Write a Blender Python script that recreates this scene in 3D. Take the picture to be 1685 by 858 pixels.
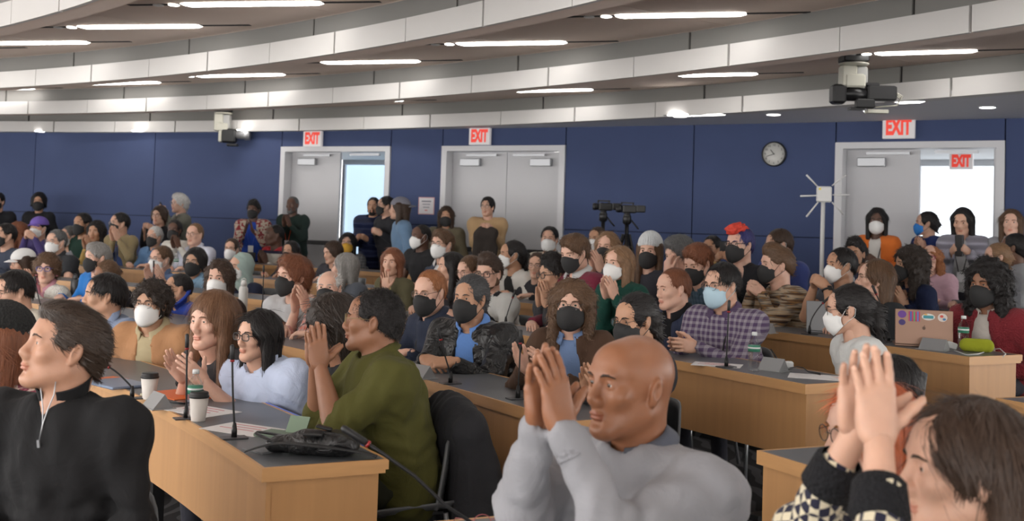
import bpy, math, random
import numpy as np
from mathutils import Vector, Matrix

# ---------------------------------------------------------------- scene, camera, world, exposure
for o in list(bpy.data.objects):
    bpy.data.objects.remove(o)
SC = bpy.context.scene
COL = SC.collection
EYE = 1.58
FPX, PPX, PPY = 1880.0, 842.5, 297.0
PITCH, ROLL = math.atan(78 / 1880.0), 0.033
cR, sR, cP, sP = math.cos(ROLL), math.sin(ROLL), math.cos(PITCH), math.sin(PITCH)
cam_d = bpy.data.cameras.new('camera')
cam = bpy.data.objects.new('camera', cam_d)
COL.objects.link(cam)
cam.matrix_world = Matrix(((cR, -sR, 0, 0), (-sR * sP, -cR * sP, -cP, 0), (sR * cP, cR * cP, -sP, EYE), (0, 0, 0, 1)))
cam_d.sensor_width = 36.0
cam_d.lens = 36.0 * FPX / 1685.0
cam_d.shift_y = -(429.0 - PPY) / 1685.0
cam_d.clip_start = 0.05
cam_d.dof.use_dof = True
cam_d.dof.focus_distance = 5.2
cam_d.dof.aperture_fstop = 4.2
SC.camera = cam
SC.view_settings.view_transform = 'Standard'
SC.view_settings.look = 'None'
SC.view_settings.gamma = 1.0
SC.view_settings.use_curve_mapping = False
SC.view_settings.exposure = 0.62
W = bpy.data.worlds.new('world')
SC.world = W
W.use_nodes = True
W.node_tree.nodes['Background'].inputs[0].default_value = (1.0, 0.97, 0.94, 1)
W.node_tree.nodes['Background'].inputs[1].default_value = 3.4
SC.cycles.max_bounces = 5
SC.cycles.diffuse_bounces = 3
SC.cycles.glossy_bounces = 2
SC.cycles.transmission_bounces = 4
STRIP_POWER = 9.0      # brightness of the ceiling strip lamps

# ---------------------------------------------------------------- picture <-> place
def ray(x, y):
    u = (x - PPX) / FPX
    v = -(y - PPY) / FPX
    X = cR * u - sR * v
    V = sR * u + cR * v
    return np.array((X, cP - V * sP, sP + V * cP))
def P(x, y, Z):
    r = ray(x, y)
    return r * (Z / r[1]) + np.array((0, 0, EYE))
def onz(x, y, z):
    r = ray(x, y)
    return r * ((z - EYE) / r[2]) + np.array((0, 0, EYE))
CX, CY = -14.2, -3.3                       # centre of the room's arcs
def depth_at(x, y, R):
    r = ray(x, y); ux = r[0] / r[1]
    a = ux * ux + 1; b = -2 * ux * CX - 2 * CY; c = CX * CX + CY * CY - R * R
    return (-b + math.sqrt(b * b - 4 * a * c)) / (2 * a)
ROWR = dict(Z=13.7, A=15.2, B=16.48, C=17.92, D=19.37, E=20.75)
FLOORZ = dict(Z=-0.04, A=0.0, B=0.07, C=0.14, D=0.205, E=0.28)
def floor_at(x, y):
    r = math.hypot(x - CX, y - CY)
    z = FLOORZ['Z']
    for k in 'ABCDE':
        if r > ROWR[k] - 0.02: z = FLOORZ[k]
    return z

# ---------------------------------------------------------------- materials
MATS = {}
def newmat(name):
    m = bpy.data.materials.new(name); m.use_nodes = True
    nt = m.node_tree
    return m, nt, nt.nodes['Principled BSDF']
def N(nt, t, **k):
    n = nt.nodes.new(t)
    for a, b in k.items():
        if a[0] == 'i' and a[1:].isdigit(): n.inputs[int(a[1:])].default_value = b
        else: setattr(n, a, b)
    return n
def c4(c): return (c[0], c[1], c[2], 1)
def vary(nt, bs, col, amt, scale, coord='Object', stretch=None, detail=3):
    tc = N(nt, 'ShaderNodeTexCoord'); src = tc.outputs[coord]
    if stretch:
        mp = N(nt, 'ShaderNodeMapping'); mp.inputs['Scale'].default_value = stretch
        nt.links.new(src, mp.inputs[0]); src = mp.outputs[0]
    nz = N(nt, 'ShaderNodeTexNoise'); nz.inputs['Scale'].default_value = scale; nz.inputs['Detail'].default_value = detail
    nt.links.new(src, nz.inputs['Vector'])
    mx = N(nt, 'ShaderNodeMix', data_type='RGBA')
    mx.inputs[6].default_value = c4([c * (1 - amt) for c in col]); mx.inputs[7].default_value = c4([min(1, c * (1 + amt)) for c in col])
    nt.links.new(nz.outputs[0], mx.inputs[0]); nt.links.new(mx.outputs[2], bs.inputs['Base Color'])
    return nz, src, mx
def bump(nt, bs, height, strength, dist):
    b = N(nt, 'ShaderNodeBump'); b.inputs['Strength'].default_value = strength; b.inputs['Distance'].default_value = dist
    nt.links.new(height, b.inputs['Height']); nt.links.new(b.outputs[0], bs.inputs['Normal'])
def plain(name, col, rough=0.5, metal=0.0, amt=0.0, scale=20, spec=0.5, emis=None, trans=0.0, alpha=1.0):
    key = ('plain', name)
    if key in MATS: return MATS[key]
    m, nt, b = newmat(name)
    b.inputs['Base Color'].default_value = c4(col); b.inputs['Roughness'].default_value = rough
    b.inputs['Metallic'].default_value = metal; b.inputs['Specular IOR Level'].default_value = spec
    b.inputs['Transmission Weight'].default_value = trans; b.inputs['Alpha'].default_value = alpha
    if amt: vary(nt, b, col, amt, scale)
    if emis:
        b.inputs['Emission Color'].default_value = c4(emis[0]); b.inputs['Emission Strength'].default_value = emis[1]
    MATS[key] = m; return m
SHINY = (.285, .122, .063)
def skin_mat(col):
    key = ('skin', col)
    if key in MATS: return MATS[key]
    m, nt, b = newmat('skin')
    b.inputs['Roughness'].default_value = 0.41 if col == SHINY else 0.47; b.inputs['Specular IOR Level'].default_value = 0.42
    nz, src, mx = vary(nt, b, col, 0.13, 22)
    n2 = N(nt, 'ShaderNodeTexNoise'); n2.inputs['Scale'].default_value = 260
    nt.links.new(src, n2.inputs['Vector']); bump(nt, b, n2.outputs[0], 0.12, 0.003)
    b.inputs['Subsurface Weight'].default_value = 0.12
    b.inputs['Subsurface Radius'].default_value = (0.012, 0.005, 0.003); b.inputs['Subsurface Scale'].default_value = 0.6
    MATS[key] = m; return m
def hair_mat(col, curly=False):
    key = ('hair', col, curly)
    if key in MATS: return MATS[key]
    m, nt, b = newmat('hair')
    b.inputs['Roughness'].default_value = 0.62 if curly else 0.5; b.inputs['Specular IOR Level'].default_value = 0.3
    nz, src, mx = vary(nt, b, col, 0.45, 1.0, stretch=(90, 90, 90) if curly else (190, 190, 14), detail=2)
    bump(nt, b, nz.outputs[0], 0.7, 0.006)
    MATS[key] = m; return m
def strand_mat(col):
    key = ('strand', col)
    if key in MATS: return MATS[key]
    m, nt, b = newmat('hair_strand'); b.inputs['Roughness'].default_value = 0.45; b.inputs['Specular IOR Level'].default_value = 0.35
    vary(nt, b, tuple(min(1, c * 1.25 + .004) for c in col), 0.4, 60)
    MATS[key] = m; return m
def cloth(col, kind='plain', col2=None):
    key = ('cloth', col, kind, col2)
    if key in MATS: return MATS[key]
    m, nt, b = newmat('fabric_' + kind)
    b.inputs['Roughness'].default_value = 0.85; b.inputs['Specular IOR Level'].default_value = 0.2
    b.inputs['Sheen Weight'].default_value = 0.10 if max(col) > .1 else 0.02
    nz, src, mx = vary(nt, b, col, 0.12, 9)
    L = nt.links
    def folds(sc, st, dist):
        w = N(nt, 'ShaderNodeTexNoise'); w.inputs['Scale'].default_value = sc; w.inputs['Detail'].default_value = 4; w.inputs['Distortion'].default_value = 0.8
        L.new(src, w.inputs['Vector']); bump(nt, b, w.outputs[0], st, dist)
        return w
    def two(fac, a, c):
        q = N(nt, 'ShaderNodeMix', data_type='RGBA'); q.inputs[6].default_value = c4(a); q.inputs[7].default_value = c4(c)
        L.new(fac, q.inputs[0]); L.new(q.outputs[2], b.inputs['Base Color']); return q
    def stripe(axis, period, width, off=0.0):
        s = N(nt, 'ShaderNodeSeparateXYZ'); L.new(src, s.inputs[0])
        a = N(nt, 'ShaderNodeMath', operation='MULTIPLY_ADD'); L.new(s.outputs[axis], a.inputs[0]); a.inputs[1].default_value = 1 / period; a.inputs[2].default_value = 50.0 + off
        f = N(nt, 'ShaderNodeMath', operation='FRACT'); L.new(a.outputs[0], f.inputs[0])
        g = N(nt, 'ShaderNodeMath', operation='LESS_THAN'); L.new(f.outputs[0], g.inputs[0]); g.inputs[1].default_value = width
        return g.outputs[0]
    if kind == 'leather':
        b.inputs['Roughness'].default_value = 0.36; b.inputs['Specular IOR Level'].default_value = 0.5; b.inputs['Sheen Weight'].default_value = 0
        folds(11, 0.9, 0.05)
    elif kind == 'puffer':
        b.inputs['Roughness'].default_value = 0.5
        s = N(nt, 'ShaderNodeSeparateXYZ'); L.new(src, s.inputs[0])
        a = N(nt, 'ShaderNodeMath', operation='MULTIPLY'); L.new(s.outputs[2], a.inputs[0]); a.inputs[1].default_value = 45
        f = N(nt, 'ShaderNodeMath', operation='SINE'); L.new(a.outputs[0], f.inputs[0])
        bump(nt, b, f.outputs[0], 1.0, 0.03)
    elif kind == 'knit':
        w = N(nt, 'ShaderNodeTexVoronoi'); w.inputs['Scale'].default_value = 110; L.new(src, w.inputs['Vector'])
        bump(nt, b, w.outputs[0], 0.6, 0.01)
    elif kind == 'speckle':
        v = N(nt, 'ShaderNodeTexNoise'); v.inputs['Scale'].default_value = 26; v.inputs['Detail'].default_value = 1; L.new(src, v.inputs['Vector'])
        g = N(nt, 'ShaderNodeMath', operation='GREATER_THAN'); L.new(v.outputs[0], g.inputs[0]); g.inputs[1].default_value = 0.53
        two(g.outputs[0], col, col2)
        w = N(nt, 'ShaderNodeTexVoronoi'); w.inputs['Scale'].default_value = 90; L.new(src, w.inputs['Vector'])
        bump(nt, b, w.outputs[0], 0.8, 0.01)
    elif kind == 'plaid':
        a = stripe(0, 0.036, 0.45); c = stripe(2, 0.036, 0.45)
        ad = N(nt, 'ShaderNodeMath', operation='ADD'); L.new(a, ad.inputs[0]); L.new(c, ad.inputs[1])
        hv = N(nt, 'ShaderNodeMath', operation='MULTIPLY'); L.new(ad.outputs[0], hv.inputs[0]); hv.inputs[1].default_value = 0.5
        two(hv.outputs[0], col, col2); folds(8, 0.3, 0.04)
    elif kind == 'stripes':
        mp = N(nt, 'ShaderNodeTexNoise'); mp.inputs['Scale'].default_value = 1.0; mp.inputs['Detail'].default_value = 1
        sc = N(nt, 'ShaderNodeMapping'); sc.inputs['Scale'].default_value = (5, 5, 60); L.new(src, sc.inputs[0]); L.new(sc.outputs[0], mp.inputs['Vector'])
        r = N(nt, 'ShaderNodeValToRGB'); e = r.color_ramp.elements
        e[0].position = 0.36; e[0].color = c4((0.05, 0.03, 0.025)); e[1].position = 0.68; e[1].color = c4((0.42, 0.3, 0.19))
        for p_, q_ in ((0.44, col), (0.5, (0.12, 0.11, 0.1)), (0.56, col2)):
            n_ = r.color_ramp.elements.new(p_); n_.color = c4(q_)
        L.new(mp.outputs[0], r.inputs[0]); L.new(r.outputs[0], b.inputs['Base Color']); folds(14, 0.5, 0.03)
    elif kind == 'chest_stripe':
        s = N(nt, 'ShaderNodeSeparateXYZ'); L.new(src, s.inputs[0])
        r = N(nt, 'ShaderNodeValToRGB'); r.color_ramp.interpolation = 'CONSTANT'
        e = r.color_ramp.elements; e[0].color = c4(col); e[0].position = 0; e[1].position = 0.86; e[1].color = c4((0.02, 0.02, 0.05))
        n_ = r.color_ramp.elements.new(0.90); n_.color = c4(col2); n_ = r.color_ramp.elements.new(0.955); n_.color = c4(col)
        L.new(s.outputs[2], r.inputs[0]); L.new(r.outputs[0], b.inputs['Base Color']); folds(14, 0.5, 0.03)
    elif kind == 'houndstooth':
        ck = N(nt, 'ShaderNodeTexChecker'); ck.inputs['Scale'].default_value = 54; ck.inputs['Color1'].default_value = c4(col); ck.inputs['Color2'].default_value = c4(col2)
        mp = N(nt, 'ShaderNodeMapping'); mp.inputs['Rotation'].default_value = (0.5, 0.55, 0.6); L.new(src, mp.inputs[0])
        L.new(mp.outputs[0], ck.inputs['Vector']); L.new(ck.outputs[0], b.inputs['Base Color']); folds(14, 0.4, 0.03)
    else:
        folds(8, 0.32, 0.05)
    MATS[key] = m; return m

# ---------------------------------------------------------------- mesh helpers
def mk(name, V, F, mat, parent=None, midx=None, smooth=True, props=None):
    V = np.asarray(V, np.float32).reshape(-1, 3)
    me = bpy.data.meshes.new(name)
    if isinstance(F, np.ndarray):
        n, w = F.shape; idx = F.astype(np.int32).ravel(); st = np.arange(n, dtype=np.int32) * w; tot = np.full(n, w, np.int32)
    else:
        tot = np.array([len(f) for f in F], np.int32); st = np.concatenate(([0], np.cumsum(tot)[:-1])).astype(np.int32)
        idx = np.array([i for f in F for i in f], np.int32); n = len(F)
    me.vertices.add(len(V)); me.vertices.foreach_set('co', V.ravel())
    me.loops.add(len(idx)); me.loops.foreach_set('vertex_index', idx)
    me.polygons.add(n); me.polygons.foreach_set('loop_start', st); me.polygons.foreach_set('loop_total', tot)
    for m in (mat if isinstance(mat, (list, tuple)) else [mat]): me.materials.append(m)
    if midx is not None: me.polygons.foreach_set('material_index', np.asarray(midx, np.int32))
    sm = np.full(n, bool(smooth)) if not isinstance(smooth, np.ndarray) else smooth
    me.polygons.foreach_set('use_smooth', sm)
    me.update(calc_edges=True); me.validate()
    o = bpy.data.objects.new(name, me); COL.objects.link(o)
    if parent is not None: o.parent = parent
    if props: setp(o, **props)
    return o
def setp(o, label=None, category=None, group=None, kind=None):
    for a, b in (('label', label), ('category', category), ('group', group), ('kind', kind)):
        if b: o[a] = b
    return o
def empty(name, loc=(0, 0, 0), rz=0.0, **k):
    o = bpy.data.objects.new(name, None); COL.objects.link(o)
    o.location = Vector([float(c) for c in loc]); o.rotation_euler = (0, 0, rz); o.empty_display_size = 0.1
    return setp(o, **k)
class MB:
    """collects simple shapes into one mesh"""
    def __init__(s): s.v = []; s.f = []; s.sm = []
    def add(s, V, F, smooth=False):
        n = len(s.v); s.v += [tuple(float(c) for c in p) for p in V]
        for f in F: s.f.append([i + n for i in f]); s.sm.append(smooth)
        return s
    def box(s, c, size, R=None, bev=0.0):
        x, y, z = [q / 2 for q in size]
        if bev <= 0:
            V = [(a * x, b * y, d * z) for a in (-1, 1) for b in (-1, 1) for d in (-1, 1)]
            F = [(0, 1, 3, 2), (4, 6, 7, 5), (0, 4, 5, 1), (2, 3, 7, 6), (0, 2, 6, 4), (1, 5, 7, 3)]
        else:
            bev = min(bev, x * .9, y * .9, z * .9)
            prof = [(-x + bev, -y), (x - bev, -y), (x, -y + bev), (x, y - bev), (x - bev, y), (-x + bev, y), (-x, y - bev), (-x, -y + bev)]
            ins = [(p[0] * (x - bev) / x, p[1] * (y - bev) / y) for p in prof]
            V = [(p[0], p[1], -z) for p in ins] + [(p[0], p[1], -z + bev) for p in prof] + [(p[0], p[1], z - bev) for p in prof] + [(p[0], p[1], z) for p in ins]
            F = [tuple(range(7, -1, -1)), tuple(range(24, 32))]
            for k in range(3):
                for i in range(8): F.append((k * 8 + i, k * 8 + (i + 1) % 8, k * 8 + 8 + (i + 1) % 8, k * 8 + 8 + i))
        V = np.array(V)
        if R is not None: V = V @ np.array(R).T
        return s.add(V + np.array(c), F)
    def tube(s, pts, r, n=8, cap=True, smooth=True):
        pts = [np.array(p, float) for p in pts]; rs = r if isinstance(r, (list, tuple, np.ndarray)) else [r] * len(pts)
        V = []; up = None
        for i, p in enumerate(pts):
            t = pts[min(i + 1, len(pts) - 1)] - pts[max(i - 1, 0)]; t = t / (np.linalg.norm(t) + 1e-9)
            if up is None: up = np.array((0, 0, 1.)) if abs(t[2]) < 0.9 else np.array((1., 0, 0))
            a = np.cross(t, up); a /= np.linalg.norm(a) + 1e-9; b = np.cross(a, t); up = b
            for k in range(n):
                q = 2 * math.pi * k / n; V.append(p + rs[i] * (a * math.cos(q) + b * math.sin(q)))
        F = []
        for i in range(len(pts) - 1):
            for k in range(n): F.append((i * n + k, i * n + (k + 1) % n, (i + 1) * n + (k + 1) % n, (i + 1) * n + k))
        s.add(V, F, smooth)
        if cap:
            m = len(s.v) - len(V)
            s.f.append([m + k for k in range(n - 1, -1, -1)]); s.sm.append(False)
            s.f.append([m + (len(pts) - 1) * n + k for k in range(n)]); s.sm.append(False)
        return s
    def lathe(s, prof, n=20, c=(0, 0, 0), R=None, smooth=True, cap=True):
        V = []; 
        for r, z in prof:
            for k in range(n):
                q = 2 * math.pi * k / n; V.append((r * math.cos(q), r * math.sin(q), z))
        F = []
        for i in range(len(prof) - 1):
            for k in range(n): F.append((i * n + k, i * n + (k + 1) % n, (i + 1) * n + (k + 1) % n, (i + 1) * n + k))
        if cap: F.append(tuple(range(n - 1, -1, -1))); F.append(tuple((len(prof) - 1) * n + k for k in range(n)))
        V = np.array(V)
        if R is not None: V = V @ np.array(R).T
        return s.add(V + np.array(c), F, smooth)
    def build(s, name, mat, parent=None, **props):
        return mk(name, s.v, s.f, mat, parent, smooth=np.array(s.sm, bool), props=props)
def rotz(a): c, s = math.cos(a), math.sin(a); return np.array(((c, -s, 0), (s, c, 0), (0, 0, 1.)))
def rotx(a): c, s = math.cos(a), math.sin(a); return np.array(((1., 0, 0), (0, c, -s), (0, s, c)))
def roty(a): c, s = math.cos(a), math.sin(a); return np.array(((c, 0, s), (0, 1., 0), (-s, 0, c)))
def unit(v): v = np.asarray(v, float); return v / (np.linalg.norm(v) + 1e-12)

# ---------------------------------------------------------------- smooth solids on a grid (surface nets)
class Field:
    def __init__(s, lo, hi, h):
        s.h = h; s.lo = np.asarray(lo, float); n = np.ceil((np.asarray(hi) - s.lo) / h).astype(int) + 1
        s.ax = [(s.lo[i] + h * np.arange(n[i])).astype(np.float32) for i in range(3)]
        s.D = np.full(n, 0.1, np.float32)
    def win(s, lo, hi):
        sl = []
        for i in range(3):
            a = int(np.searchsorted(s.ax[i], lo[i])); b = int(np.searchsorted(s.ax[i], hi[i])); sl.append(slice(a, max(a, b)))
        return tuple(sl)
    def xyz(s, sl): return s.ax[0][sl[0]][:, None, None], s.ax[1][sl[1]][None, :, None], s.ax[2][sl[2]][None, None, :]
    def put(s, d, sl, k, op):
        A = s.D[sl]
        if A.size == 0: return
        if op == 'add':
            if k > 0:
                hh = np.maximum(k - np.abs(A - d), 0) / k; s.D[sl] = np.minimum(A, d) - hh * hh * (k * 0.25)
            else: s.D[sl] = np.minimum(A, d)
        else:
            d = -d
            if k > 0:
                hh = np.maximum(k - np.abs(A - d), 0) / k; s.D[sl] = np.maximum(A, d) + hh * hh * (k * 0.25)
            else: s.D[sl] = np.maximum(A, d)
    def cap(s, a, b, ra, rb=None, k=0.02, op='add', ax=None, sq=1.0):
        rb = ra if rb is None else rb
        a = np.asarray(a, float); b = np.asarray(b, float); m = max(ra, rb) + 0.06 + k
        sl = s.win(np.minimum(a, b) - m, np.maximum(a, b) + m); X, Y, Z = s.xyz(sl)
        px, py, pz = X - a[0], Y - a[1], Z - a[2]; u = b - a
        if ax is not None:
            ax = unit(ax); e = (1 / sq - 1); dt = px * ax[0] + py * ax[1] + pz * ax[2]
            px = px + e * dt * ax[0]; py = py + e * dt * ax[1]; pz = pz + e * dt * ax[2]; u = u + e * np.dot(u, ax) * ax
        t = np.clip((px * u[0] + py * u[1] + pz * u[2]) / (u @ u + 1e-9), 0, 1)
        d = np.sqrt((px - t * u[0]) ** 2 + (py - t * u[1]) ** 2 + (pz - t * u[2]) ** 2) - (ra + t * (rb - ra))
        if ax is not None: d = d * (0.5 + 0.5 * min(1, sq))
        s.put(d.astype(np.float32), sl, k, op); return s
    def ell(s, c, r, k=0.02, op='add', R=None):
        c = np.asarray(c, float); r = np.asarray(r, float); m = max(r) + 0.06 + k if R is not None else r + 0.06 + k
        sl = s.win(c - m, c + m); X, Y, Z = s.xyz(sl); p = (X - c[0], Y - c[1], Z - c[2])
        if R is not None: p = tuple(p[0] * R[0][i] + p[1] * R[1][i] + p[2] * R[2][i] for i in range(3))
        q = (p[0] / r[0]) ** 2 + (p[1] / r[1]) ** 2 + (p[2] / r[2]) ** 2
        g = (p[0] / r[0] ** 2) ** 2 + (p[1] / r[1] ** 2) ** 2 + (p[2] / r[2] ** 2) ** 2
        k0 = np.sqrt(q); d = k0 * (k0 - 1) / np.sqrt(g + 1e-9)
        d = np.where(k0 < 0.3, (k0 - 1) * min(r), d)
        s.put(d.astype(np.float32), sl, k, op); return s
    def chain(s, pts, rs, k=0.02, op='add'):
        for i in range(len(pts) - 1): s.cap(pts[i], pts[i + 1], rs[i], rs[i + 1], k, op)
        return s
    def plane(s, p, n, k=0.0):          # keep the side n points away from
        X, Y, Z = s.xyz((slice(None),) * 3); n = unit(n)
        d = (X - p[0]) * n[0] + (Y - p[1]) * n[1] + (Z - p[2]) * n[2]
        s.D = np.maximum(s.D, d.astype(np.float32)); return s
    def mesh(s):
        D = s.D; D[0] = D[-1] = 0.1; D[:, 0] = D[:, -1] = 0.1; D[:, :, 0] = D[:, :, -1] = 0.1
        S = D < 0; c = [S[a:S.shape[0] - 1 + a, b:S.shape[1] - 1 + b, d:S.shape[2] - 1 + d] for a in (0, 1) for b in (0, 1) for d in (0, 1)]
        al = c[0] & c[1]; an = c[0] | c[1]
        for q in c[2:]: al = al & q; an = an | q
        act = np.argwhere(an & ~al)
        if len(act) == 0: return np.zeros((0, 3)), np.zeros((0, 4), int)
        i, j, k = act.T; ids = np.full(al.shape, -1, np.int32); ids[i, j, k] = np.arange(len(act))
        off = [(a, b, d) for a in (0, 1) for b in (0, 1) for d in (0, 1)]
        val = [D[i + o[0], j + o[1], k + o[2]] for o in off]
        acc = np.zeros((len(act), 3)); cnt = np.zeros(len(act))
        for a in range(8):
            for b in range(a + 1, 8):
                df = [off[b][q] - off[a][q] for q in range(3)]
                if sum(abs(q) for q in df) != 1: continue
                va, vb = val[a], val[b]; m = (va < 0) != (vb < 0)
                t = np.where(m, va / np.where(m, va - vb, 1), 0)
                for q in range(3): acc[:, q] += np.where(m, off[a][q] + t * df[q], 0)
                cnt += m
        V = (act + acc / cnt[:, None]) * s.h + s.lo
        F = []
        for axis in range(3):
            sl0 = [slice(None)] * 3; sl1 = [slice(None)] * 3; sl0[axis] = slice(0, -1); sl1[axis] = slice(1, None)
            A = S[tuple(sl0)]; B = S[tuple(sl1)]; e = np.argwhere(A != B)
            o1, o2 = [(1, 2), (2, 0), (0, 1)][axis]
            ok = (e[:, o1] >= 1) & (e[:, o2] >= 1); e = e[ok]
            sg = A[e[:, 0], e[:, 1], e[:, 2]]
            def cell(d1, d2):
                q = e.copy(); q[:, o1] -= d1; q[:, o2] -= d2; return ids[q[:, 0], q[:, 1], q[:, 2]]
            q = np.stack((cell(1, 1), cell(0, 1), cell(0, 0), cell(1, 0)), 1)
            q = np.where(sg[:, None], q, q[:, ::-1]); F.append(q)
        F = np.concatenate(F); F = F[(F >= 0).all(1)]
        return V, F
def wob(V, amp, freq, seed=0, n=4):
    r = np.random.RandomState(seed); o = np.zeros(V.shape)
    for _ in range(n):
        d = r.randn(3); d /= np.linalg.norm(d); f = freq * (0.6 + r.rand()); q = r.randn(3); q /= np.linalg.norm(q)
        o += np.outer(np.sin(V @ d * f + r.rand() * 6.28), q)
    return V + o * amp / math.sqrt(n)
def noise3(X, Y, Z, freq, seed, n=5):
    r = np.random.RandomState(seed); o = 0
    for _ in range(n):
        d = r.randn(3); d /= np.linalg.norm(d); f = freq * (0.6 + 0.9 * r.rand()); o = o + np.sin((X * d[0] + Y * d[1] + Z * d[2]) * f + r.rand() * 6.28)
    return o / math.sqrt(n)
# ---------------------------------------------------------------- heads, hands, hair (templates in metres, face towards -Y)
LODH = (0.0033, 0.0053, 0.0076, 0.0100)
HC = {}
def head_tpl(lod, fem):
    key = ('head', lod, fem)
    if key in HC: return HC[key]
    f = Field((-.12, -.15, -.25), (.12, .15, .15), LODH[lod])
    jw = 0.9 if fem else 1.0
    f.ell((0, .018, .03), (.075, .097, .088), 0)
    f.ell((0, -.026, -.03), (.060 * jw, .066, .086), .03)
    f.ell((0, -.05, .045), (.056, .045, .05), .03)
    for s in (-1, 1):
        f.cap((s * .052 * jw, .004, -.058), (s * .02 * jw, -.07, -.098), .021, .019, .03)
        f.ell((s * .041, -.067, -.019), (.021, .018, .019), .025)
    f.ell((0, -.079, -.1), (.022 * jw, .02, .017), .025)
    f.cap((-.032, -.086, .026), (.032, -.086, .026), .009 if not fem else .006, None, .022)
    for s in (-1, 1): f.ell((s * .031, -.1, .006), (.019, .015, .013), .014, 'sub')
    f.cap((0, -.088, .02), (0, -.109, -.024), .0075, .0115, .014)
    f.ell((0, -.108, -.03), (.0125, .012, .010), .008)
    for s in (-1, 1):
        f.ell((s * .0125, -.099, -.033), (.0075, .011, .008), .007)
        f.ell((s * .031, -.0785, .007), (.0165, .0145, .0135), .006)
        f.ell((s * .031, -.0975, .006), (.0130, .014, (.0043, .0050, .0058, .0065)[lod]), .003, 'sub')
    f.cap((0, -.093, -.044), (0, -.09, -.062), .012, .012, .018)
    f.ell((0, -.0965, -.0605), (.021, .011, .0055), .006)
    f.ell((0, -.0955, -.0715), (.018, .011, .0065), .006)
    f.ell((0, -.112, -.066), (.024, .012, .0016), .003, 'sub')
    f.ell((0, -.103, -.083), (.016, .012, .006), .012, 'sub')
    for s in (-1, 1):
        R = roty(s * .1) @ rotz(s * .35) @ rotx(-.2)
        f.ell((s * .078, .012, -.004), (.011, .019, .031), .008, 'add', R)
        f.ell((s * .088, .008, .0), (.007, .010, .018), .006, 'sub', R)
        f.ell((s * .076, .004, -.03), (.008, .008, .009), .008)
    f.cap((0, .022, -.06), (0, .034, -.2), .047 if fem else .055, .05 if fem else .06, .03)
    f.cap((0, .046, -.03), (0, .046, -.2), .045 if fem else .05, .048 if fem else .054, .03)
    V, F = f.mesh()
    c = V[F].mean(1)
    mi = np.zeros(len(F), int)
    lip = (np.abs(c[:, 0]) < .0215) & (c[:, 2] > -.0795) & (c[:, 2] < -.0545) & (c[:, 1] < -.09) & (((c[:, 0] / .0225) ** 2 + ((c[:, 2] + .0665) / .0125) ** 2) < 1)
    mi[lip] = 1
    HC[key] = (V, F, mi); return HC[key]
LODN = (0.0034, 0.0052, 0.0068, 0.0080)
def hand_tpl(lod, pose):
    """right hand: fingers +Z, palm towards -Y, thumb +X"""
    key = ('hand', lod, pose)
    if key in HC: return HC[key]
    f = Field((-.09, -.13, -.07), (.11, .06, .22), LODN[lod])
    kn = [(.029, .094), (.0095, .098), (-.0105, .093), (-.029, .083)]; ln = [.071, .079, .073, .057]; rr = [.0096, .0098, .0093, .0083]
    curl = dict(flat=(.10, .10, .06), relax=(.45, .5, .3), grip=(1.0, 1.1, .7), clasp=(.8, .9, .4), spread=(.08, .12, .1), clapw=(.10, .12, .08))[pose]
    spread = dict(flat=.035, relax=.03, grip=.0, clasp=.0, spread=.15, clapw=.06)[pose]
    f.cap((0, .004, -.022), (0, .002, .01), .026, .027, .01, ax=(0, 1, 0), sq=.72)
    nails = []
    for i, ((x, z), l) in enumerate(zip(kn, ln)):
        f.cap((x * .72, 0, .012), (x, 0, z), .0145, .0118, .016)
        a = np.array((x, 0, z)); ang = 0; sd = (1.5 - i) * spread
        for j, q in enumerate((.46, .3, .24)):
            ang += curl[j] * (1 + .07 * i)
            d = np.array((math.sin(sd) * math.cos(ang), -math.sin(ang), math.cos(sd) * math.cos(ang)))
            b = a + d * l * q
            f.cap(a, b, rr[i] * (1 - .07 * j), rr[i] * (1 - .07 * (j + 1)), .004); a = b
        nails.append((a, d))
    f.ell((.0, -.003, .05), (.036, .013, .045), .012)
    f.ell((.026, -.011, .034), (.017, .014, .027), .012)
    f.ell((-.027, -.008, .035), (.013, .012, .03), .012)
    th = dict(flat=[(.022, -.006, .018), (.05, -.016, .05), (.064, -.022, .082), (.070, -.024, .106)], relax=[(.022, -.006, .018), (.045, -.022, .052), (.05, -.035, .084), (.045, -.042, .106)],
              grip=[(.02, -.008, .02), (.036, -.034, .05), (.026, -.05, .077), (.008, -.056, .09)], clasp=[(.02, -.006, .02), (.036, -.03, .05), (.03, -.044, .08), (.016, -.05, .098)],
              clapw=[(.022, -.006, .016), (.056, -.014, .038), (.083, -.016, .058), (.104, -.016, .072)], spread=[(.022, -.006, .018), (.056, -.012, .042), (.082, -.016, .066), (.098, -.018, .086)])[pose]
    f.chain(th, [.015, .0125, .0108, .0088], .008)
    V, F = f.mesh(); c = V[F].mean(1); mi = np.zeros(len(F), int)
    nails.append((np.array(th[3]), unit(np.array(th[3]) - np.array(th[2]))))
    if lod <= 0:
        for a, d in nails[:4]:
            bk = np.cross(np.array((1., 0, 0)), d); bk = bk if bk[1] > 0 else -bk
            p = a + bk * .008 + d * .001
            mi[np.linalg.norm(c - p, axis=1) < .0068] = 1
    HC[key] = (V, F, mi); return HC[key]
LODR = (0.0058, 0.0082, 0.0112, 0.0145)
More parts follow.
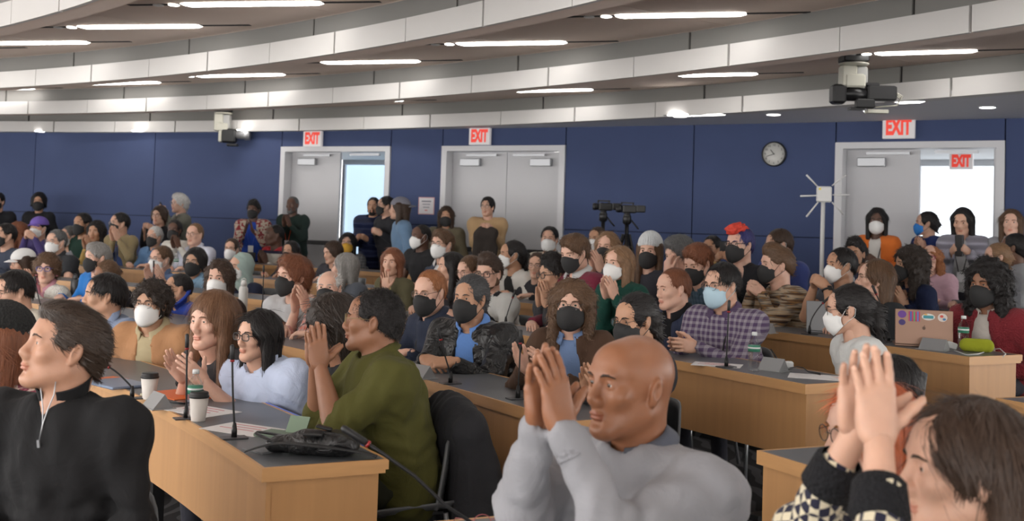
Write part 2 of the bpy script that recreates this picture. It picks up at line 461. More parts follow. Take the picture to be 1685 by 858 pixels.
HAIR = dict(
    short=dict(t=.011, ear=1, low=-.05), crop=dict(t=.006, ear=1, low=-.045), buzz=dict(t=.004, ear=1, low=-.04, amp=.0006), quiff=dict(t=.012, ear=1, low=-.055, top=.03, sweep=1),
    messy=dict(t=.018, ear=1, low=-.06, top=.014, mess=.007), fluffy=dict(t=.02, ear=.6, low=-.085, top=.018, mess=.006),
    curly=dict(t=.03, ear=.7, low=-.075, curl=.012, mess=.004), curlytop=dict(t=.016, ear=1, low=-.05, top=.028, curl=.009),
    fringe=dict(t=.015, ear=.8, low=-.07, bang=.02), bob=dict(t=.018, ear=0, low=-.11, side=.10, fr=.5), wavybob=dict(t=.024, ear=0, low=-.1, side=.07, curl=.006, bang=.018, fr=.5),
    long=dict(t=.013, ear=0, low=-.3, side=.25, back=.27, part=.012), longwavy=dict(t=.018, ear=0, low=-.3, side=.24, back=.26, part=.01, curl=.006), longcurly=dict(t=.03, ear=0, low=-.25, side=.2, back=.22, curl=.014, wide=.02),
    longbang=dict(t=.014, ear=0, low=-.3, side=.26, back=.27, bang=.014), pony=dict(t=.009, ear=1, low=-.09, tail=1, sweep=1), tied=dict(t=.01, ear=1, low=-.08, bun=1, sweep=1), shoulder=dict(t=.016, ear=0, low=-.2, side=.15, back=.16, part=.012),
    longback=dict(t=.012, ear=0, low=-.3, side=.24, back=.27, part=.012, sy=.06),
    balding=dict(t=.007, ear=1, low=-.06, bald=1), locs=dict(t=.02, ear=0, low=-.3, side=.2, back=.24, locs=1), tight=dict(t=.008, ear=1, low=-.055, curl=.0035), swept=dict(t=.009, ear=1, low=-.062, top=.012, sweep=1), crest=dict(t=.008, ear=1, low=-.05, top=.02))
def hair_tpl(style, lod):
    key = ('hair', style, lod)
    if key in HC: return HC[key]
    o = HAIR[style]; t = o['t']; h = LODR[lod]
    long_ = max(o.get('side', 0), o.get('back', 0), .2 if o.get('tail') else 0)
    f = Field((-.17, -.17, -.12 - long_ - .04), (.17, .2, .2), h)
    f.ell((0, .02, .034), (.077 + t, .1 + t, .09 + t), 0)
    if o.get('bald'):
        f.ell((0, -.02, .115), (.062, .12, .075), .01, 'sub')
    if o.get('top'):
        f.ell((0, -.03, .1 + o['top'] * .3), (.062, .07, .024 + o['top']), .03)
    f.cap((0, .06, .0), (0, .062, max(o['low'], -.085)), .06 + t, .052 + t * .6, .03)
    # the face
    wd = .071 if o['ear'] else .066
    f.ell((0, -.128, -.045), (wd, .086, .116 - o.get('bang', 0) - (.0 if not o.get('bald') else -.03)), .012, 'sub')
    f.cap((0, -.10, -.06), (0, -.06, -.16), .066, .07, .01, 'sub')
    # hanging lengths
    wide = o.get('wide', 0)
    if o.get('side'):
        for s in (-1, 1):
            f.cap((s * .074, .004 + o.get('sy', 0), .04), (s * (.083 + wide), .002 + o.get('sy', 0) - .01 * (o['side'] > .2), -.02 - o['side']), .027 + t * .5, .026 + wide * .8, .03, ax=(0, 1, 0), sq=1.25)
    if o.get('back'):
        f.cap((0, .075, .0), (0, .085, -.03 - o['back']), .082 + t * .3 + wide, .07 + wide, .03, ax=(0, 1, 0), sq=.55)
    if o.get('tail'):
        f.ell((0, .118, .03), (.022, .02, .022), .01)
        f.chain([(0, .12, .03), (0, .15, -.01), (0, .145, -.1), (0, .13, -.2)], [.016, .026, .024, .008], .015)
    if o.get('bun'): f.ell((0, .125, -.005), (.035, .03, .034), .012)
    if o['ear']:
        for s in (-1, 1): f.ell((s * .088, .004, -.012), (.034, .026 * o['ear'], .036 * o['ear']), .006, 'sub')
    X, Y, Z = f.xyz((slice(None),) * 3)
    if not long_ or o['low'] > -.15:
        cut = (o['low'] - (Y - .09) * .55) - Z      # lower edge rises to the temples
        if o.get('tail'): cut = np.where((np.abs(X) < .035) & (Y > .1), -1, cut)
        f.D = np.maximum(f.D, (cut * .9).astype(np.float32))
    th = np.arctan2(X, Y - .02 + .0 * Z)
    if o.get('sweep'): th = np.arctan2(X, Z - .0) + 0 * Y
    am = o.get('amp', (.0007, .0011, .0012, .0012)[lod]); fq = (78, 52, 40, 30)[lod]
    f.D = f.D + am * np.sin(th * fq + 1.2 * np.sin(Z * 25) + 1.0 * np.sin(Y * 35)).astype(np.float32) + (.0009 * noise3(X, Y, Z * .3, 110, 3)).astype(np.float32)
    if o.get('mess'): f.D = f.D + (o['mess'] * .6 * noise3(X, Y, Z, 75, 5)).astype(np.float32)
    if o.get('curl'):
        f.D = f.D + (o['curl'] * .62 * noise3(X, Y, Z * .8, 150, 8, 7)).astype(np.float32)
    if o.get('part'):
        f.D = f.D + np.where((np.abs(X - .012) < .006) & (Z > .09) & (Y < .06), o['part'] * .55, 0).astype(np.float32)
    if o.get('locs'):
        q = np.sin(th * 26) ; f.D = f.D + (.009 * (q * q)).astype(np.float32) - .004
    V, F = f.mesh(); HC[key] = (V, F); return HC[key]
def strand_tpl(style, lod):
    key = ('strand', style, lod)
    if key in HC: return HC[key]
    o = HAIR[style]; V, F = hair_tpl(style, lod); r = np.random.RandomState(7)
    q = V[F]; c = q.mean(1); n = np.cross(q[:, 2] - q[:, 0], q[:, 3] - q[:, 1]); n /= np.linalg.norm(n, axis=1, keepdims=True) + 1e-12
    long_ = o.get('side', 0) > .12 or o.get('back', 0) > 0
    num = int((4600, 1700, 800, 330)[lod] * (1.4 if long_ else 1)); i = r.randint(0, len(c), num); c = c[i]; n = n[i]
    n = n + r.randn(num, 3) * .12; n /= np.linalg.norm(n, axis=1, keepdims=True)
    if o.get('sweep') or o.get('bald'): f = np.tile(np.array((0, 1., -.25)), (num, 1)); f[:, 2] -= np.clip(-c[:, 2] * 6, 0, 2)
    else:
        f = c - np.array((0, .045, .13)); f /= np.linalg.norm(f, axis=1, keepdims=True); f[:, 2] -= (.9 if long_ else .3)
    if o.get('curl') or o.get('mess'): f = f + r.randn(num, 3) * (.9 if o.get('curl') else .55)
    else: f = f + r.randn(num, 3) * .16
    if long_ and not o.get('bang'): fx = (c[:, 1] < .0) & (c[:, 2] > .02); f[fx, 0] += np.sign(c[fx, 0] - .012) * 1.6; f[fx, 1] += .5
    f -= n * (f * n).sum(1, keepdims=True); f /= np.linalg.norm(f, axis=1, keepdims=True) + 1e-9
    L = (.075 if long_ else .03 + o['t'] * .7) if style != 'buzz' else .008
    if o.get('curl'): L = .035
    if style == 'crop': L = .018
    if style == 'tight': L = .010
    L = L * (.6 + .8 * r.rand(num))[:, None]; w = np.cross(f, n) * ((.0009, .0016, .0024, .0036)[lod]); lift = (.0015 + .0035 * r.rand(num) + (.006 * r.rand(num) if o.get('mess') or o.get('curl') else 0))[:, None]
    P4 = []; ks = 3 if lod < 2 else 2
    for k, (ww, lf) in enumerate(((.8, -.0012), (1, .6), (.75, 1.0), (.12, 1.1)) if ks == 3 else ((.9, -.0012), (.9, .8), (.12, 1.1))):
        tt = L * k / ks; p = c + f * tt + n * (lift * lf if k else lf) - n * (tt * tt / .22) * (0 if o.get('curl') else .8)
        if o.get('curl'): p = p + np.cross(f, n) * (.006 * math.sin(k * 2.1))
        P4 += [p - w * ww, p + w * ww]
    A = np.stack(P4, 1); fr_ = .062 if long_ else .058
    e = ((A[..., 0] / fr_) ** 2 + ((A[..., 1] + .128) / .084) ** 2 + ((A[..., 2] + .045) / (.106 - o.get('bang', 0) * 1.2)) ** 2).min(1)
    e2 = np.where(A[..., 2] < -.02, ((A[..., 0] / .05) ** 2 + (np.minimum(A[..., 1] + .0, 0) + .10) ** 2 / .0064), 9).min(1)
    A = A[(e > 1.0) & (e2 > 1.0)]; num = len(A); VV = A.reshape(-1, 3); b = np.arange(num)[:, None] * (2 * ks + 2)
    FF = np.concatenate([b + np.array((2 * k, 2 * k + 1, 2 * k + 3, 2 * k + 2)) for k in range(ks)])
    HC[key] = (VV, FF); return HC[key]
def beard_tpl(lod):
    key = ('beard', lod)
    if key in HC: return HC[key]
    f = Field((-.1, -.14, -.16), (.1, .08, .03), LODR[lod] * .8)
    for s in (-1, 1): f.cap((s * .052, .0, -.03), (s * .053, .002, -.058), .021, .0235, .01); f.cap((s * .053, .002, -.058), (s * .02, -.071, -.1), .0235, .0225, .02)
    f.ell((0, -.08, -.102), (.028, .024, .022), .02)
    f.cap((-.022, -.094, -.05), (.022, -.094, -.05), .0085, None, .01)
    for s in (-1, 1): f.cap((s * .024, -.091, -.052), (s * .024, -.086, -.09), .009, .011, .01)
    f.ell((0, -.104, -.068), (.02, .02, .0105), .004, 'sub')
    X, Y, Z = f.xyz((slice(None),) * 3); f.D = f.D + (.0012 * noise3(X, Y, Z, 190, 4)).astype(np.float32)
    V, F = f.mesh(); HC[key] = (V, F); return HC[key]
def sheet(fn, nu, nv, th):
    """closed thin shell from fn(u,v)->point, u,v in 0..1"""
    G = np.array([[fn(i / nu, j / nv) for j in range(nv + 1)] for i in range(nu + 1)], float)
    du = np.gradient(G, axis=0); dv = np.gradient(G, axis=1); nr = np.cross(du, dv); nr /= np.linalg.norm(nr, axis=2, keepdims=True) + 1e-12
    A = (G + nr * th / 2).reshape(-1, 3); B = (G - nr * th / 2).reshape(-1, 3); m = (nu + 1) * (nv + 1)
    I = lambda i, j: i * (nv + 1) + j
    F = []
    for i in range(nu):
        for j in range(nv):
            q = (I(i, j), I(i + 1, j), I(i + 1, j + 1), I(i, j + 1)); F.append(q); F.append(tuple(x + m for x in q[::-1]))
    ed = [I(i, 0) for i in range(nu)] + [I(nu, j) for j in range(nv)] + [I(i, nv) for i in range(nu, 0, -1)] + [I(0, j) for j in range(nv, 0, -1)]
    for a, b in zip(ed, ed[1:] + ed[:1]): F.append((b, a, a + m, b + m))
    return np.concatenate((A, B)), np.array(F)
def mask_tpl(kind):
    key = ('mask', kind)
    if key in HC: return HC[key]
    fold = kind == 'kn'
    prof = ((0, -.106), (.25, -.131), (.5, -.129), (.78, -.117), (1, -.088)) if fold else ((0, -.106), (.25, -.126), (.5, -.122), (.78, -.113), (1, -.088))
    def fn(u, v):
        a = (u * 2 - 1); az = a * 1.36; w = abs(a)
        zt = .004 - .034 * w ** 1.4; zb = -.128 + .052 * w ** 1.7
        yc = float(np.interp(v, [q[0] for q in prof], [q[1] for q in prof]))
        if not fold: yc += .0015 * math.sin(v * 20)
        return (.0725 * math.sin(az), -.026 + (yc + .026) * math.cos(az) ** (1.12 if fold else 1.0), zt + (zb - zt) * v)
    V, F = sheet(fn, 14, 8, .003)
    loops = []
    for s in (-1, 1):
        m = MB(); loops.append(m); e = fn(0 if s < 0 else 1, 0); g = fn(0 if s < 0 else 1, 1)
        m.tube([e, (s * .077, -.01, .012), (s * .08, .014, .03), (s * .083, .034, .004), (s * .079, .026, -.03), g], .0016, 5)
    HC[key] = (V, F, loops); return HC[key]
def glasses_tpl(thick, rnd):
    m = MB(); lens = MB()
    for s in (-1, 1):
        pts = []
        for k in range(17):
            q = 2 * math.pi * k / 16; e = 2.0 if rnd else 3.2
            cx = np.sign(math.cos(q)) * abs(math.cos(q)) ** (2 / e); sz = np.sign(math.sin(q)) * abs(math.sin(q)) ** (2 / e)
            x = s * .032 + .0245 * cx; pts.append((x, -.108 + .16 * max(0, abs(x) - .03) ** 1 * .5, .004 + .0205 * sz * (1 if rnd else .86)))
        m.tube(pts, thick, 6, cap=False)
        n = len(lens.v); lens.add([(p[0], p[1] + .0005, p[2]) for p in pts[:16]], [tuple(range(16))])
        m.tube([(s * .056, -.104, .010), (s * .07, -.07, .012), (s * .08, .0, .012), (s * .081, .02, .002)], thick * .9, 5)
    m.tube([(-.009, -.110, .009), (0, -.113, .012), (.009, -.110, .009)], thick, 5)
    return m, lens
# ---------------------------------------------------------------- colours of hair and skin
SK = dict(fair=(.66, .40, .30), light=(.60, .355, .255), tan=(.46, .25, .155), olive=(.50, .285, .185), brown=(.27, .125, .07), deep=(.17, .082, .05), dark=(.12, .06, .04), bald=(.285, .122, .063), warm=(.46, .25, .165))
HR = dict(black=(.012, .010, .010), soft=(.028, .02, .016), dkbrown=(.045, .026, .017), brown=(.10, .055, .03), ltbrown=(.20, .115, .062), auburn=(.17, .062, .03), ginger=(.30, .12, .05), blond=(.36, .23, .12), grey=(.22, .21, .2), salt=(.10, .10, .10), white=(.5, .49, .47), red=(.55, .05, .03), orange=(.42, .10, .035), blue=(.03, .03, .12))
def ik(S, Wr, a, b, hint):
    d = Wr - S; L = np.linalg.norm(d)
    if L > (a + b) * .995: Wr = S + d * ((a + b) * .995 / L); d = Wr - S; L = np.linalg.norm(d)
    if L < abs(a - b) + .02: d = unit(d) * (abs(a - b) + .02); Wr = S + d; L = abs(a - b) + .02
    x = (a * a - b * b + L * L) / (2 * L); hgt = math.sqrt(max(a * a - x * x, 0)); u = d / L
    hp = hint - u * (hint @ u); hp = unit(hp)
    return S + u * x + hp * hgt, Wr
def hand_frame(fdir, palm):
    z = unit(fdir); n = np.asarray(palm, float); n = unit(n - z * (n @ z)); y = -n; x = np.cross(y, z)
    return np.stack((x, y, z), 1)
SEAT_H = .45
VOX = (.0105, .0155, .020, .026)
COUNT = 0
TOPS = []
def person(x, y, h, row, label, skin='light', hair=None, hyaw=35, hp=0, hr=0, byaw=None, lean=.10, mask=None, mcol=(.8, .8, .79), glasses=None, gcol=(.02, .02, .02),
           top=(.1, .1, .12), tk='plain', tc2=None, sleeve='long', inner=None, open_=0.0, collar=None, pants=(.03, .03, .04), fem=False, build=1.0, pose='desk', hands=None, hoff=.30,
           stand=False, lod=None, beard=None, brow=None, extra=None, hs=None, sep=.045, fdir=None, hpose=None, handL=None, handR=None, tname='top', iname='shirt', fz=None, elb=None, hairs=(1, 1, 1), faceoff=0, group=None, hz=0, eyes=True, shoes=True, ro=.55, slv=.018, nolean=False, hat=False):
    global COUNT
    COUNT += 1; seed = COUNT
    rs = np.random.RandomState(seed + 10)
    Z = depth_at(x, y, ROWR[row] + ro) if isinstance(row, str) else float(row)
    if isinstance(row, str): lean = lean if nolean else max(lean, .73 - ro)
    hw = P(x, y, Z)
    sc = hs if hs else min(1.10, max(.94, h * Z / FPX / .245))
    psi = math.atan2(hw[0], hw[1])
    if byaw is None:
        tgt = math.atan2(-(CX - hw[0]), -(CY - hw[1])); byw = -tgt
        byw = -(math.atan2(hw[0] - CX, hw[1] - CY)) * 1.0
    else: byw = -(math.radians(byaw) + psi)
    fx = math.sin(byw); fy = -math.cos(byw)            # body front in the room
    hip = np.array((hw[0] - fx * lean, hw[1] - fy * lean)); fl = floor_at(*hip) if fz is None else fz
    Rb = rotz(byw); base = np.array((hip[0], hip[1], fl)); loc = lambda p: Rb.T @ (np.asarray(p, float) - base)
    root = empty('person', base, byw, label=label, category='person', group=group)
    if lod is None: pass
    lod = 0 if h > 90 else (1 if h > 61 else (2 if h > 46 else 3))
    hc = loc(hw)
    Rh = rotz(-(math.radians(hyaw) + psi) - byw) @ rotx(math.radians(-hp)) @ roty(math.radians(hr))
    sm = skin_mat(SK[skin]); scv = np.array((sc * (.97 + .06 * rs.rand()), sc, sc * (.98 + .05 * rs.rand())))
    head = lambda V: (np.asarray(V) * scv) @ Rh.T + hc
    Hn = hc + Rh @ np.array((0, .033, -.17)) * sc
    Nk = np.array((hc[0] * .55 + Hn[0] * .45, hc[1] + .025 * .6 + .4 * (Hn[1] - hc[1]), hc[2] - .158 * sc))
    hipz = (fl + SEAT_H + .09 - fl) if not stand else (hw[2] + .12 - fl) * .515
    Hp = np.array((0, 0, hipz)); up = unit(Nk - Hp); L = np.linalg.norm(Nk - Hp)
    shw = (.155 if fem else .178) * (.5 + .5 * build) * (.5 + .5 * sc); g = build * (.9 if fem else 1.0)
    fr = np.array((0, -1., 0)); fr = unit(fr - up * (fr @ up))
    lat = np.array((1., 0, 0)); Sh = {s: Nk - up * .055 + lat * s * shw + fr * -.0 for s in (-1, 1)}
    ua, fa = .285 * (.6 + .4 * sc), .255 * (.6 + .4 * sc)
    # ------- where the hands are
    tgt = {}; frm = {}; hpz = {}
    dz = (.74 + hz) 
    def mid():
        if hands is not None:
            vd = np.array((fx, fy)); vv = np.array((hw[0], hw[1])) / np.hypot(hw[0], hw[1]); Zh = Z + hoff * fy * 1.0
            return loc(P(hands[0], hands[1], Zh))
        return Nk + fr * .30 + up * -.06
    if pose in ('clap', 'clasp', 'pray'):
        c = mid(); fd = np.array(fdir if fdir is not None else (0, -.45, .9)) if pose != 'clasp' else np.array(fdir if fdir is not None else (0, -.7, .6)); fd = unit(fd)
        for s in (-1, 1):
            tgt[s] = c + lat * s * sep - fd * .085; frm[s] = hand_frame(fd + np.array((-s * .12, 0, 0)), (-s, 0, 0)) if pose != 'clasp' else hand_frame(fd + np.array((-s * .75, 0, 0)), (-s * .8, .6, -.2)); hpz[s] = hpose or (('clapw' if lod == 0 else 'flat') if pose != 'clasp' else 'clasp')
            if pose == 'clasp': tgt[s] = c + lat * s * .07 - fd * .05
    elif pose == 'desk':
        for s in (-1, 1):
            tgt[s] = np.array((s * .16, -.36 - lean * .3, dz + .045)); frm[s] = hand_frame((-s * .75, -.6, -.05), (0, .1, -1)); hpz[s] = 'relax'
        if hands is not None:
            c = mid()
            for s in (-1, 1): tgt[s] = c + np.array((s * .085, .03, 0)); frm[s] = hand_frame((-s * .9, -.35, -.1), (-s * .3, .5, -.8))
    elif pose == 'lap' or pose == 'down':
        for s in (-1, 1):
            if stand and pose == 'down': tgt[s] = Sh[s] + np.array((s * .05, -.06, -.5)); frm[s] = hand_frame((0, -.1, -1), (-s, 0, 0)); hpz[s] = 'relax'
            else: tgt[s] = Hp + np.array((s * .1, -.27, .09)); frm[s] = hand_frame((-s * .5, -.8, -.1), (0, 0, -1)); hpz[s] = 'relax'
    elif pose == 'hold':
        c = mid()
        for s in (-1, 1): tgt[s] = c + lat * s * .075; frm[s] = hand_frame((-s * .45, -.7, .45), (-s * .9, .1, .3)); hpz[s] = 'grip'
    for s, hv in ((1, handL), (-1, handR)):
        if hv:                                         # (pixel x, pixel y, offset towards front, finger dir, palm dir, pose)
            tgt[s] = loc(P(hv[0], hv[1], Z + hv[2] * fy)); frm[s] = hand_frame(hv[3], hv[4]); hpz[s] = hv[5]
    El = {}
    for s in (-1, 1):
        hint = np.array((s * .55, .35, -.9)) if pose != 'desk' else np.array((s * .5, .55, -.7))
        if pose == 'hold': hint = np.array((s * .3, .35, -1.))
        if elb: hint = np.array(elb) * np.array((s, 1, 1))
        El[s], tgt[s] = ik(Sh[s], tgt[s], ua, fa, hint)
    # ------- body: head, neck, chest, forearms and hands in one mesh
    VV = []; FF = []; MI = []; n0 = 0
    def join(V, F, mi, k=4):
        nonlocal n0
        VV.append(V); FF.append(F + n0); MI.append(mi); n0 += len(V)
    V, F, mi = head_tpl(lod, fem)
    if hair and hair[0] not in ('balding', 'buzz', 'crop', 'crest'):        # the scalp under the hair is not needed
        c_ = V[F].mean(1); kp_ = ~((c_[:, 2] > .035) & (c_[:, 1] > .0) & (c_[:, 2] + c_[:, 1] * .8 > .06)); F = F[kp_]; mi = mi[kp_]
        us_ = np.unique(F); mp_ = np.full(len(V), -1); mp_[us_] = np.arange(len(us_)); V = V[us_]; F = mp_[F]
    join(head(V), F, mi)
    v2 = VOX[lod] * .8
    pts = [Nk, Hp] + [Sh[s] for s in (-1, 1)] + ([El[s] for s in (-1, 1)] + [tgt[s] for s in (-1, 1)])
    lo = np.min(pts, 0) - .2; hi = np.max(pts, 0) + .2
    bare = {'long': 0, 'short': 1, 'none': 2}[sleeve]
    f = Field(lo, np.maximum(hi, Nk + .12), max(v2, .012) if (bare or slv > .05) else .028)
    f.cap(Nk + up * .06, Nk - up * .04, .05 if fem else .057, .062, 0)
    f.cap(Nk - up * .07 - lat * .07, Nk - up * .07 + lat * .07, .058, None, .05)
    if not bare:
        for s in (-1, 1): f.cap(Nk - up * .06, Sh[s], .04, .035, .02); f.cap(Sh[s], El[s], .034, .03, .01); f.cap(El[s], tgt[s], .03 if slv < .05 else .041 * g, .0265, .01)
    else:
        for s in (-1, 1):
            f.cap(Nk - up * .05, Sh[s], .05, .05, .03); f.cap(Sh[s], El[s], .047 * g, .04 * g, .03); f.cap(El[s], El[s] * .6 + tgt[s] * .4, .04 * g, .040 * g, .02); f.cap(El[s] * .6 + tgt[s] * .4, tgt[s], .040 * g, .0265, .02)
    V, F = f.mesh(); join(V, F, np.zeros(len(F), int))
    hsc = .97 * sc if not fem else .91 * sc
    for s in (-1, 1):
        V, F, mi = hand_tpl(lod, hpz[s]); V = V * hsc; mi = mi * 2
        if s > 0: V = V * np.array((-1, 1, 1)); F = F[:, ::-1]
        join(V @ frm[s].T + tgt[s], F, mi)
    lipc = tuple(np.array(SK[skin]) * np.array((.92, .68, .66)))
    nail = tuple(min(1, c * 1.25 + .05) for c in SK[skin])
    mk('body', np.concatenate(VV), np.concatenate(FF), [sm, plain('lips' + skin, lipc, .4), plain('nails' + skin, nail, .3)], root, np.concatenate(MI))
    # ------- garment
    op = open_
    def torso(f, e):
        wst = .118 * g if fem else .135 * g
        f.cap(Hp + up * .02, Hp + up * .12, .165 * g + e, .15 * g + e, 0, ax=fr, sq=.78)
        f.cap(Hp + up * .1, Nk - up * .2, (.15 if not fem else .132) * g + e, .162 * g + e, .08, ax=fr, sq=.76)
        f.ell(Nk - up * .17 - fr * .0, (.155 * g + e, .108 * g + e, .15), .06, R=np.stack((lat, -fr, up), 1))
        if fem:
            for s in (-1, 1): f.ell(Nk - up * .23 + lat * s * .07 + fr * .085 * g, (.062, .055, .06), .05)
        for s in (-1, 1):
            f.cap(Nk - up * .03, Sh[s] * .95 + Nk * .05 - up * .005, .05 + e, .056 + e, .07)
            f.cap(Nk - up * .1, Sh[s] - up * .05, .07 * g, .05 * g, .08)
            f.ell(Sh[s], (.052 * g + e, .053 * g + e, .054 * g + e), .06)
    f = Field(lo, np.maximum(hi, Nk + .12), VOX[lod])
    e = .012 if tk not in ('puffer',) else .03
    if stand: f.cap(Hp - up * .12, Hp + up * .05, .165 * g + e, .16 * g + e, 0, ax=fr, sq=.8)
    torso(f, e)
    for s in (-1, 1):
        if bare == 2: continue
        el = El[s]; w = tgt[s]
        r0, r1, r2, r3 = (.056 * g + e * .6, .047 * g + e * .6, .045 * g + e * .6, .033 + e * .6)
        if bare == 1:
            q = Sh[s] + (el - Sh[s]) * .62; f.cap(Sh[s], q, r0, r1 + .006, .04)
        else:
            f.cap(Sh[s], el, r0, r1, .04); f.cap(el, w - unit(w - el) * slv, r2, r3, .025)
    XYZ = f.xyz((slice(None),) * 3)
    f.D = f.D + ((.0042 if lod < 2 else .003) * noise3(*XYZ, 38, seed)).astype(np.float32) + (.0022 * noise3(*XYZ, 85, seed + 5)).astype(np.float32)
    nz_ = noise3(*XYZ, 30, seed + 9)
    if lod == 0: f.D = f.D + (.0055 * noise3(XYZ[0], XYZ[1], XYZ[2] * .45, 62, seed + 3)).astype(np.float32)
    for s in (-1, 1):
        el = El[s]; dd_ = unit(tgt[s] - Sh[s]); rE = (XYZ[0] - el[0]) ** 2 + (XYZ[1] - el[1]) ** 2 + (XYZ[2] - el[2]) ** 2
        f.D = f.D + (.0055 * np.exp(-rE / .011) * np.sin(((XYZ[0] - el[0]) * dd_[0] + (XYZ[1] - el[1]) * dd_[1] + (XYZ[2] - el[2]) * dd_[2]) * 130 + 1.6 * nz_)).astype(np.float32)
    f.D = f.D + (.0045 * np.exp(-((XYZ[2] - (Hp[2] + .16)) / .09) ** 2) * np.sin(XYZ[2] * 95 + XYZ[0] * 25 + 1.8 * nz_)).astype(np.float32)
    if bare == 1:
        for s in (-1, 1):
            el = El[s]; q = Sh[s] + (el - Sh[s]) * .62; f.cap(q + unit(el - Sh[s]) * .03, q + unit(el - Sh[s]) * .09, .085, .085, 0, 'sub')
    else:
        if bare == 0:
            for s in (-1, 1):
                d = unit(tgt[s] - El[s]); f.cap(tgt[s] - d * .0, tgt[s] + d * .12, .025, .03, 0, 'sub')
    nr = .053 if fem else .06
    f.cap(Nk + up * .04 + fr * .012, Nk + up * .2, nr + (.006 if collar in (None, 'crew', 'open') else 0) + (.02 if bare == 2 else 0), nr + .02, .012, 'sub')
    if collar == 'scoop' or bare == 2: f.ell(Nk + fr * .1 - up * .02, (.08, .09, .08), .01, 'sub')
    if op:
        sl = (slice(None),) * 3; X, Y, Zz = f.xyz(sl)
        rx = (X - Nk[0]) ; rz = (Nk[2] + .0 - Zz); wid = .03 + op * np.clip(rz, 0, .5) * .9
        if op > .5: wid = .045 + .1 * np.clip(rz, 0, .3)
        front = (Y < Nk[1] + .01 + rz * 0)
        hole = np.where(front, np.abs(rx) - wid, .05)
        f.D = np.maximum(f.D, -hole.astype(np.float32))
    tm = cloth(top, tk, tc2)
    V, F = f.mesh(); gar = mk(tname, V, F, tm, root)
    if inner is not None:
        f = Field(lo, np.maximum(hi, Nk + .12), max(VOX[lod] * 1.1, .011)); torso(f, -.004 if op else -.018)
        f.cap(Nk + up * .03 + fr * .01, Nk + up * .2, nr + .004, nr + .05, .01, 'sub')
        V, F = f.mesh(); mk(iname, V, F, cloth(inner), root)
    # collar
    ccol = inner if inner is not None else top
    if collar in ('shirt', 'roll', 'zip', 'hood', 'lapel'):
        hgt = dict(shirt=.044, roll=.055, zip=.058, hood=.06, lapel=.044)[collar]; gap = dict(shirt=.35, roll=0, zip=.32, hood=.5, lapel=.35)[collar]
        rad = nr + .004
        cm = cloth(ccol) if collar != 'zip' else tm
        if collar == 'hood': cm = tm
        def fn(u, v):
            a = -math.pi / 2 + (gap + u * (2 * math.pi - 2 * gap)); q = rad + .004 + .010 * v
            hh = hgt * (v if v < .6 else .6 + (v - .6) * .4); out = 0
            if collar in ('shirt', 'lapel') and v > .5: hh = hgt * (.5 - (v - .5) * 1.3 - (.55 * (abs(u - .5) * 2) ** 4) * (v - .5) * 2); out = (v - .5) * .05
            if collar == 'hood': out = .05 * v * (1 - abs(math.sin(a) * .5 - .5) * .6); hh = hgt * math.sin(v * 2.2)
            p = lat * math.cos(a) * (q + out) * 1.04 - fr * (math.sin(a)) * (q + out) + up * (hh - .005 + .018 * (math.sin(a) + 0)) 
            return Nk + p - fr * .002 + up * (.034)
        V, F = sheet(fn, 28, 6, .004 if collar != 'hood' else .014); mk('collar', V, F, cm, root)
    # ------- legs
    f = Field(np.array((-.32, -.72, -.02)), np.array((.32, .25, hipz + .2)), .022 if h > 90 else .048)
    shm = MB()
    if stand:
        f.ell(Hp - np.array((0, 0, .02)), (.165 * g, .12, .13), 0)
        for s in (-1, 1):
            f.cap((s * .085, 0, hipz - .05), (s * .1, -.01, hipz * .5), .085 * g, .065, .03); f.cap((s * .1, -.01, hipz * .5), (s * .11, .01, .07), .064, .05, .02)
        feet = [np.array((s * .11, .0, 0)) for s in (-1, 1)]
    else:
        f.ell(Hp - np.array((0, 0, .0)), (.165 * g, .13, .10), 0)
        for s in (-1, 1):
            f.cap((s * .09, -.02, hipz), (s * .12, -.40, hipz - .02), .082 * g, .066, .04); f.cap((s * .12, -.40, hipz - .02), (s * .12, -.36, .08), .064, .048, .03)
        feet = [np.array((s * .12, -.36, 0)) for s in (-1, 1)]
    V, F = f.mesh(); mk('trousers', V, F, cloth(pants), root)
    if shoes:
        for q in feet:
            f = Field(q + np.array((-.08, -.24, -.02)), q + np.array((.08, .12, .2)), .026)
            f.cap(q + np.array((0, .04, .045)), q + np.array((0, -.17, .035)), .045, .035, 0); f.cap(q + np.array((0, .02, .05)), q + np.array((0, .0, .1)), .045, .045, .02)
            f.plane((0, 0, .0), (0, 0, -1)); V, F = f.mesh(); mk('shoe', V, F, plain('shoe_black', (.02, .02, .022), .5), root)
    # ------- hair, brows, eyes
    hcol = None
    if hair:
        st, hcn = hair; hcol = HR[hcn] if isinstance(hcn, str) else hcn
        V, F = hair_tpl(st, lod); V = V * np.array(hairs)
        V = head(V)
        if HAIR[st].get('side', 0) > .14 or HAIR[st].get('back'):     # keep hanging hair outside the shoulders and upright
            pass
        ho = mk('hair', V, F, hair_mat(hcol, bool(HAIR[st].get('curl'))), root)
        V, F = strand_tpl(st, lod)
        if hat: ks_ = 3 if lod < 2 else 2; kp = V.reshape(-1, 2 * ks_ + 2, 3)[:, :, 2].max(1) < .03; F = F[np.tile(kp, ks_)]
        so = mk('hair_strands', head(V * np.array(hairs)), F, strand_mat(hcol), ho); so['kind'] = 'stuff'
    bc = brow or (hcol if hcol is not None else (.02, .015, .012)); bc = tuple(min(c, .25) for c in bc)
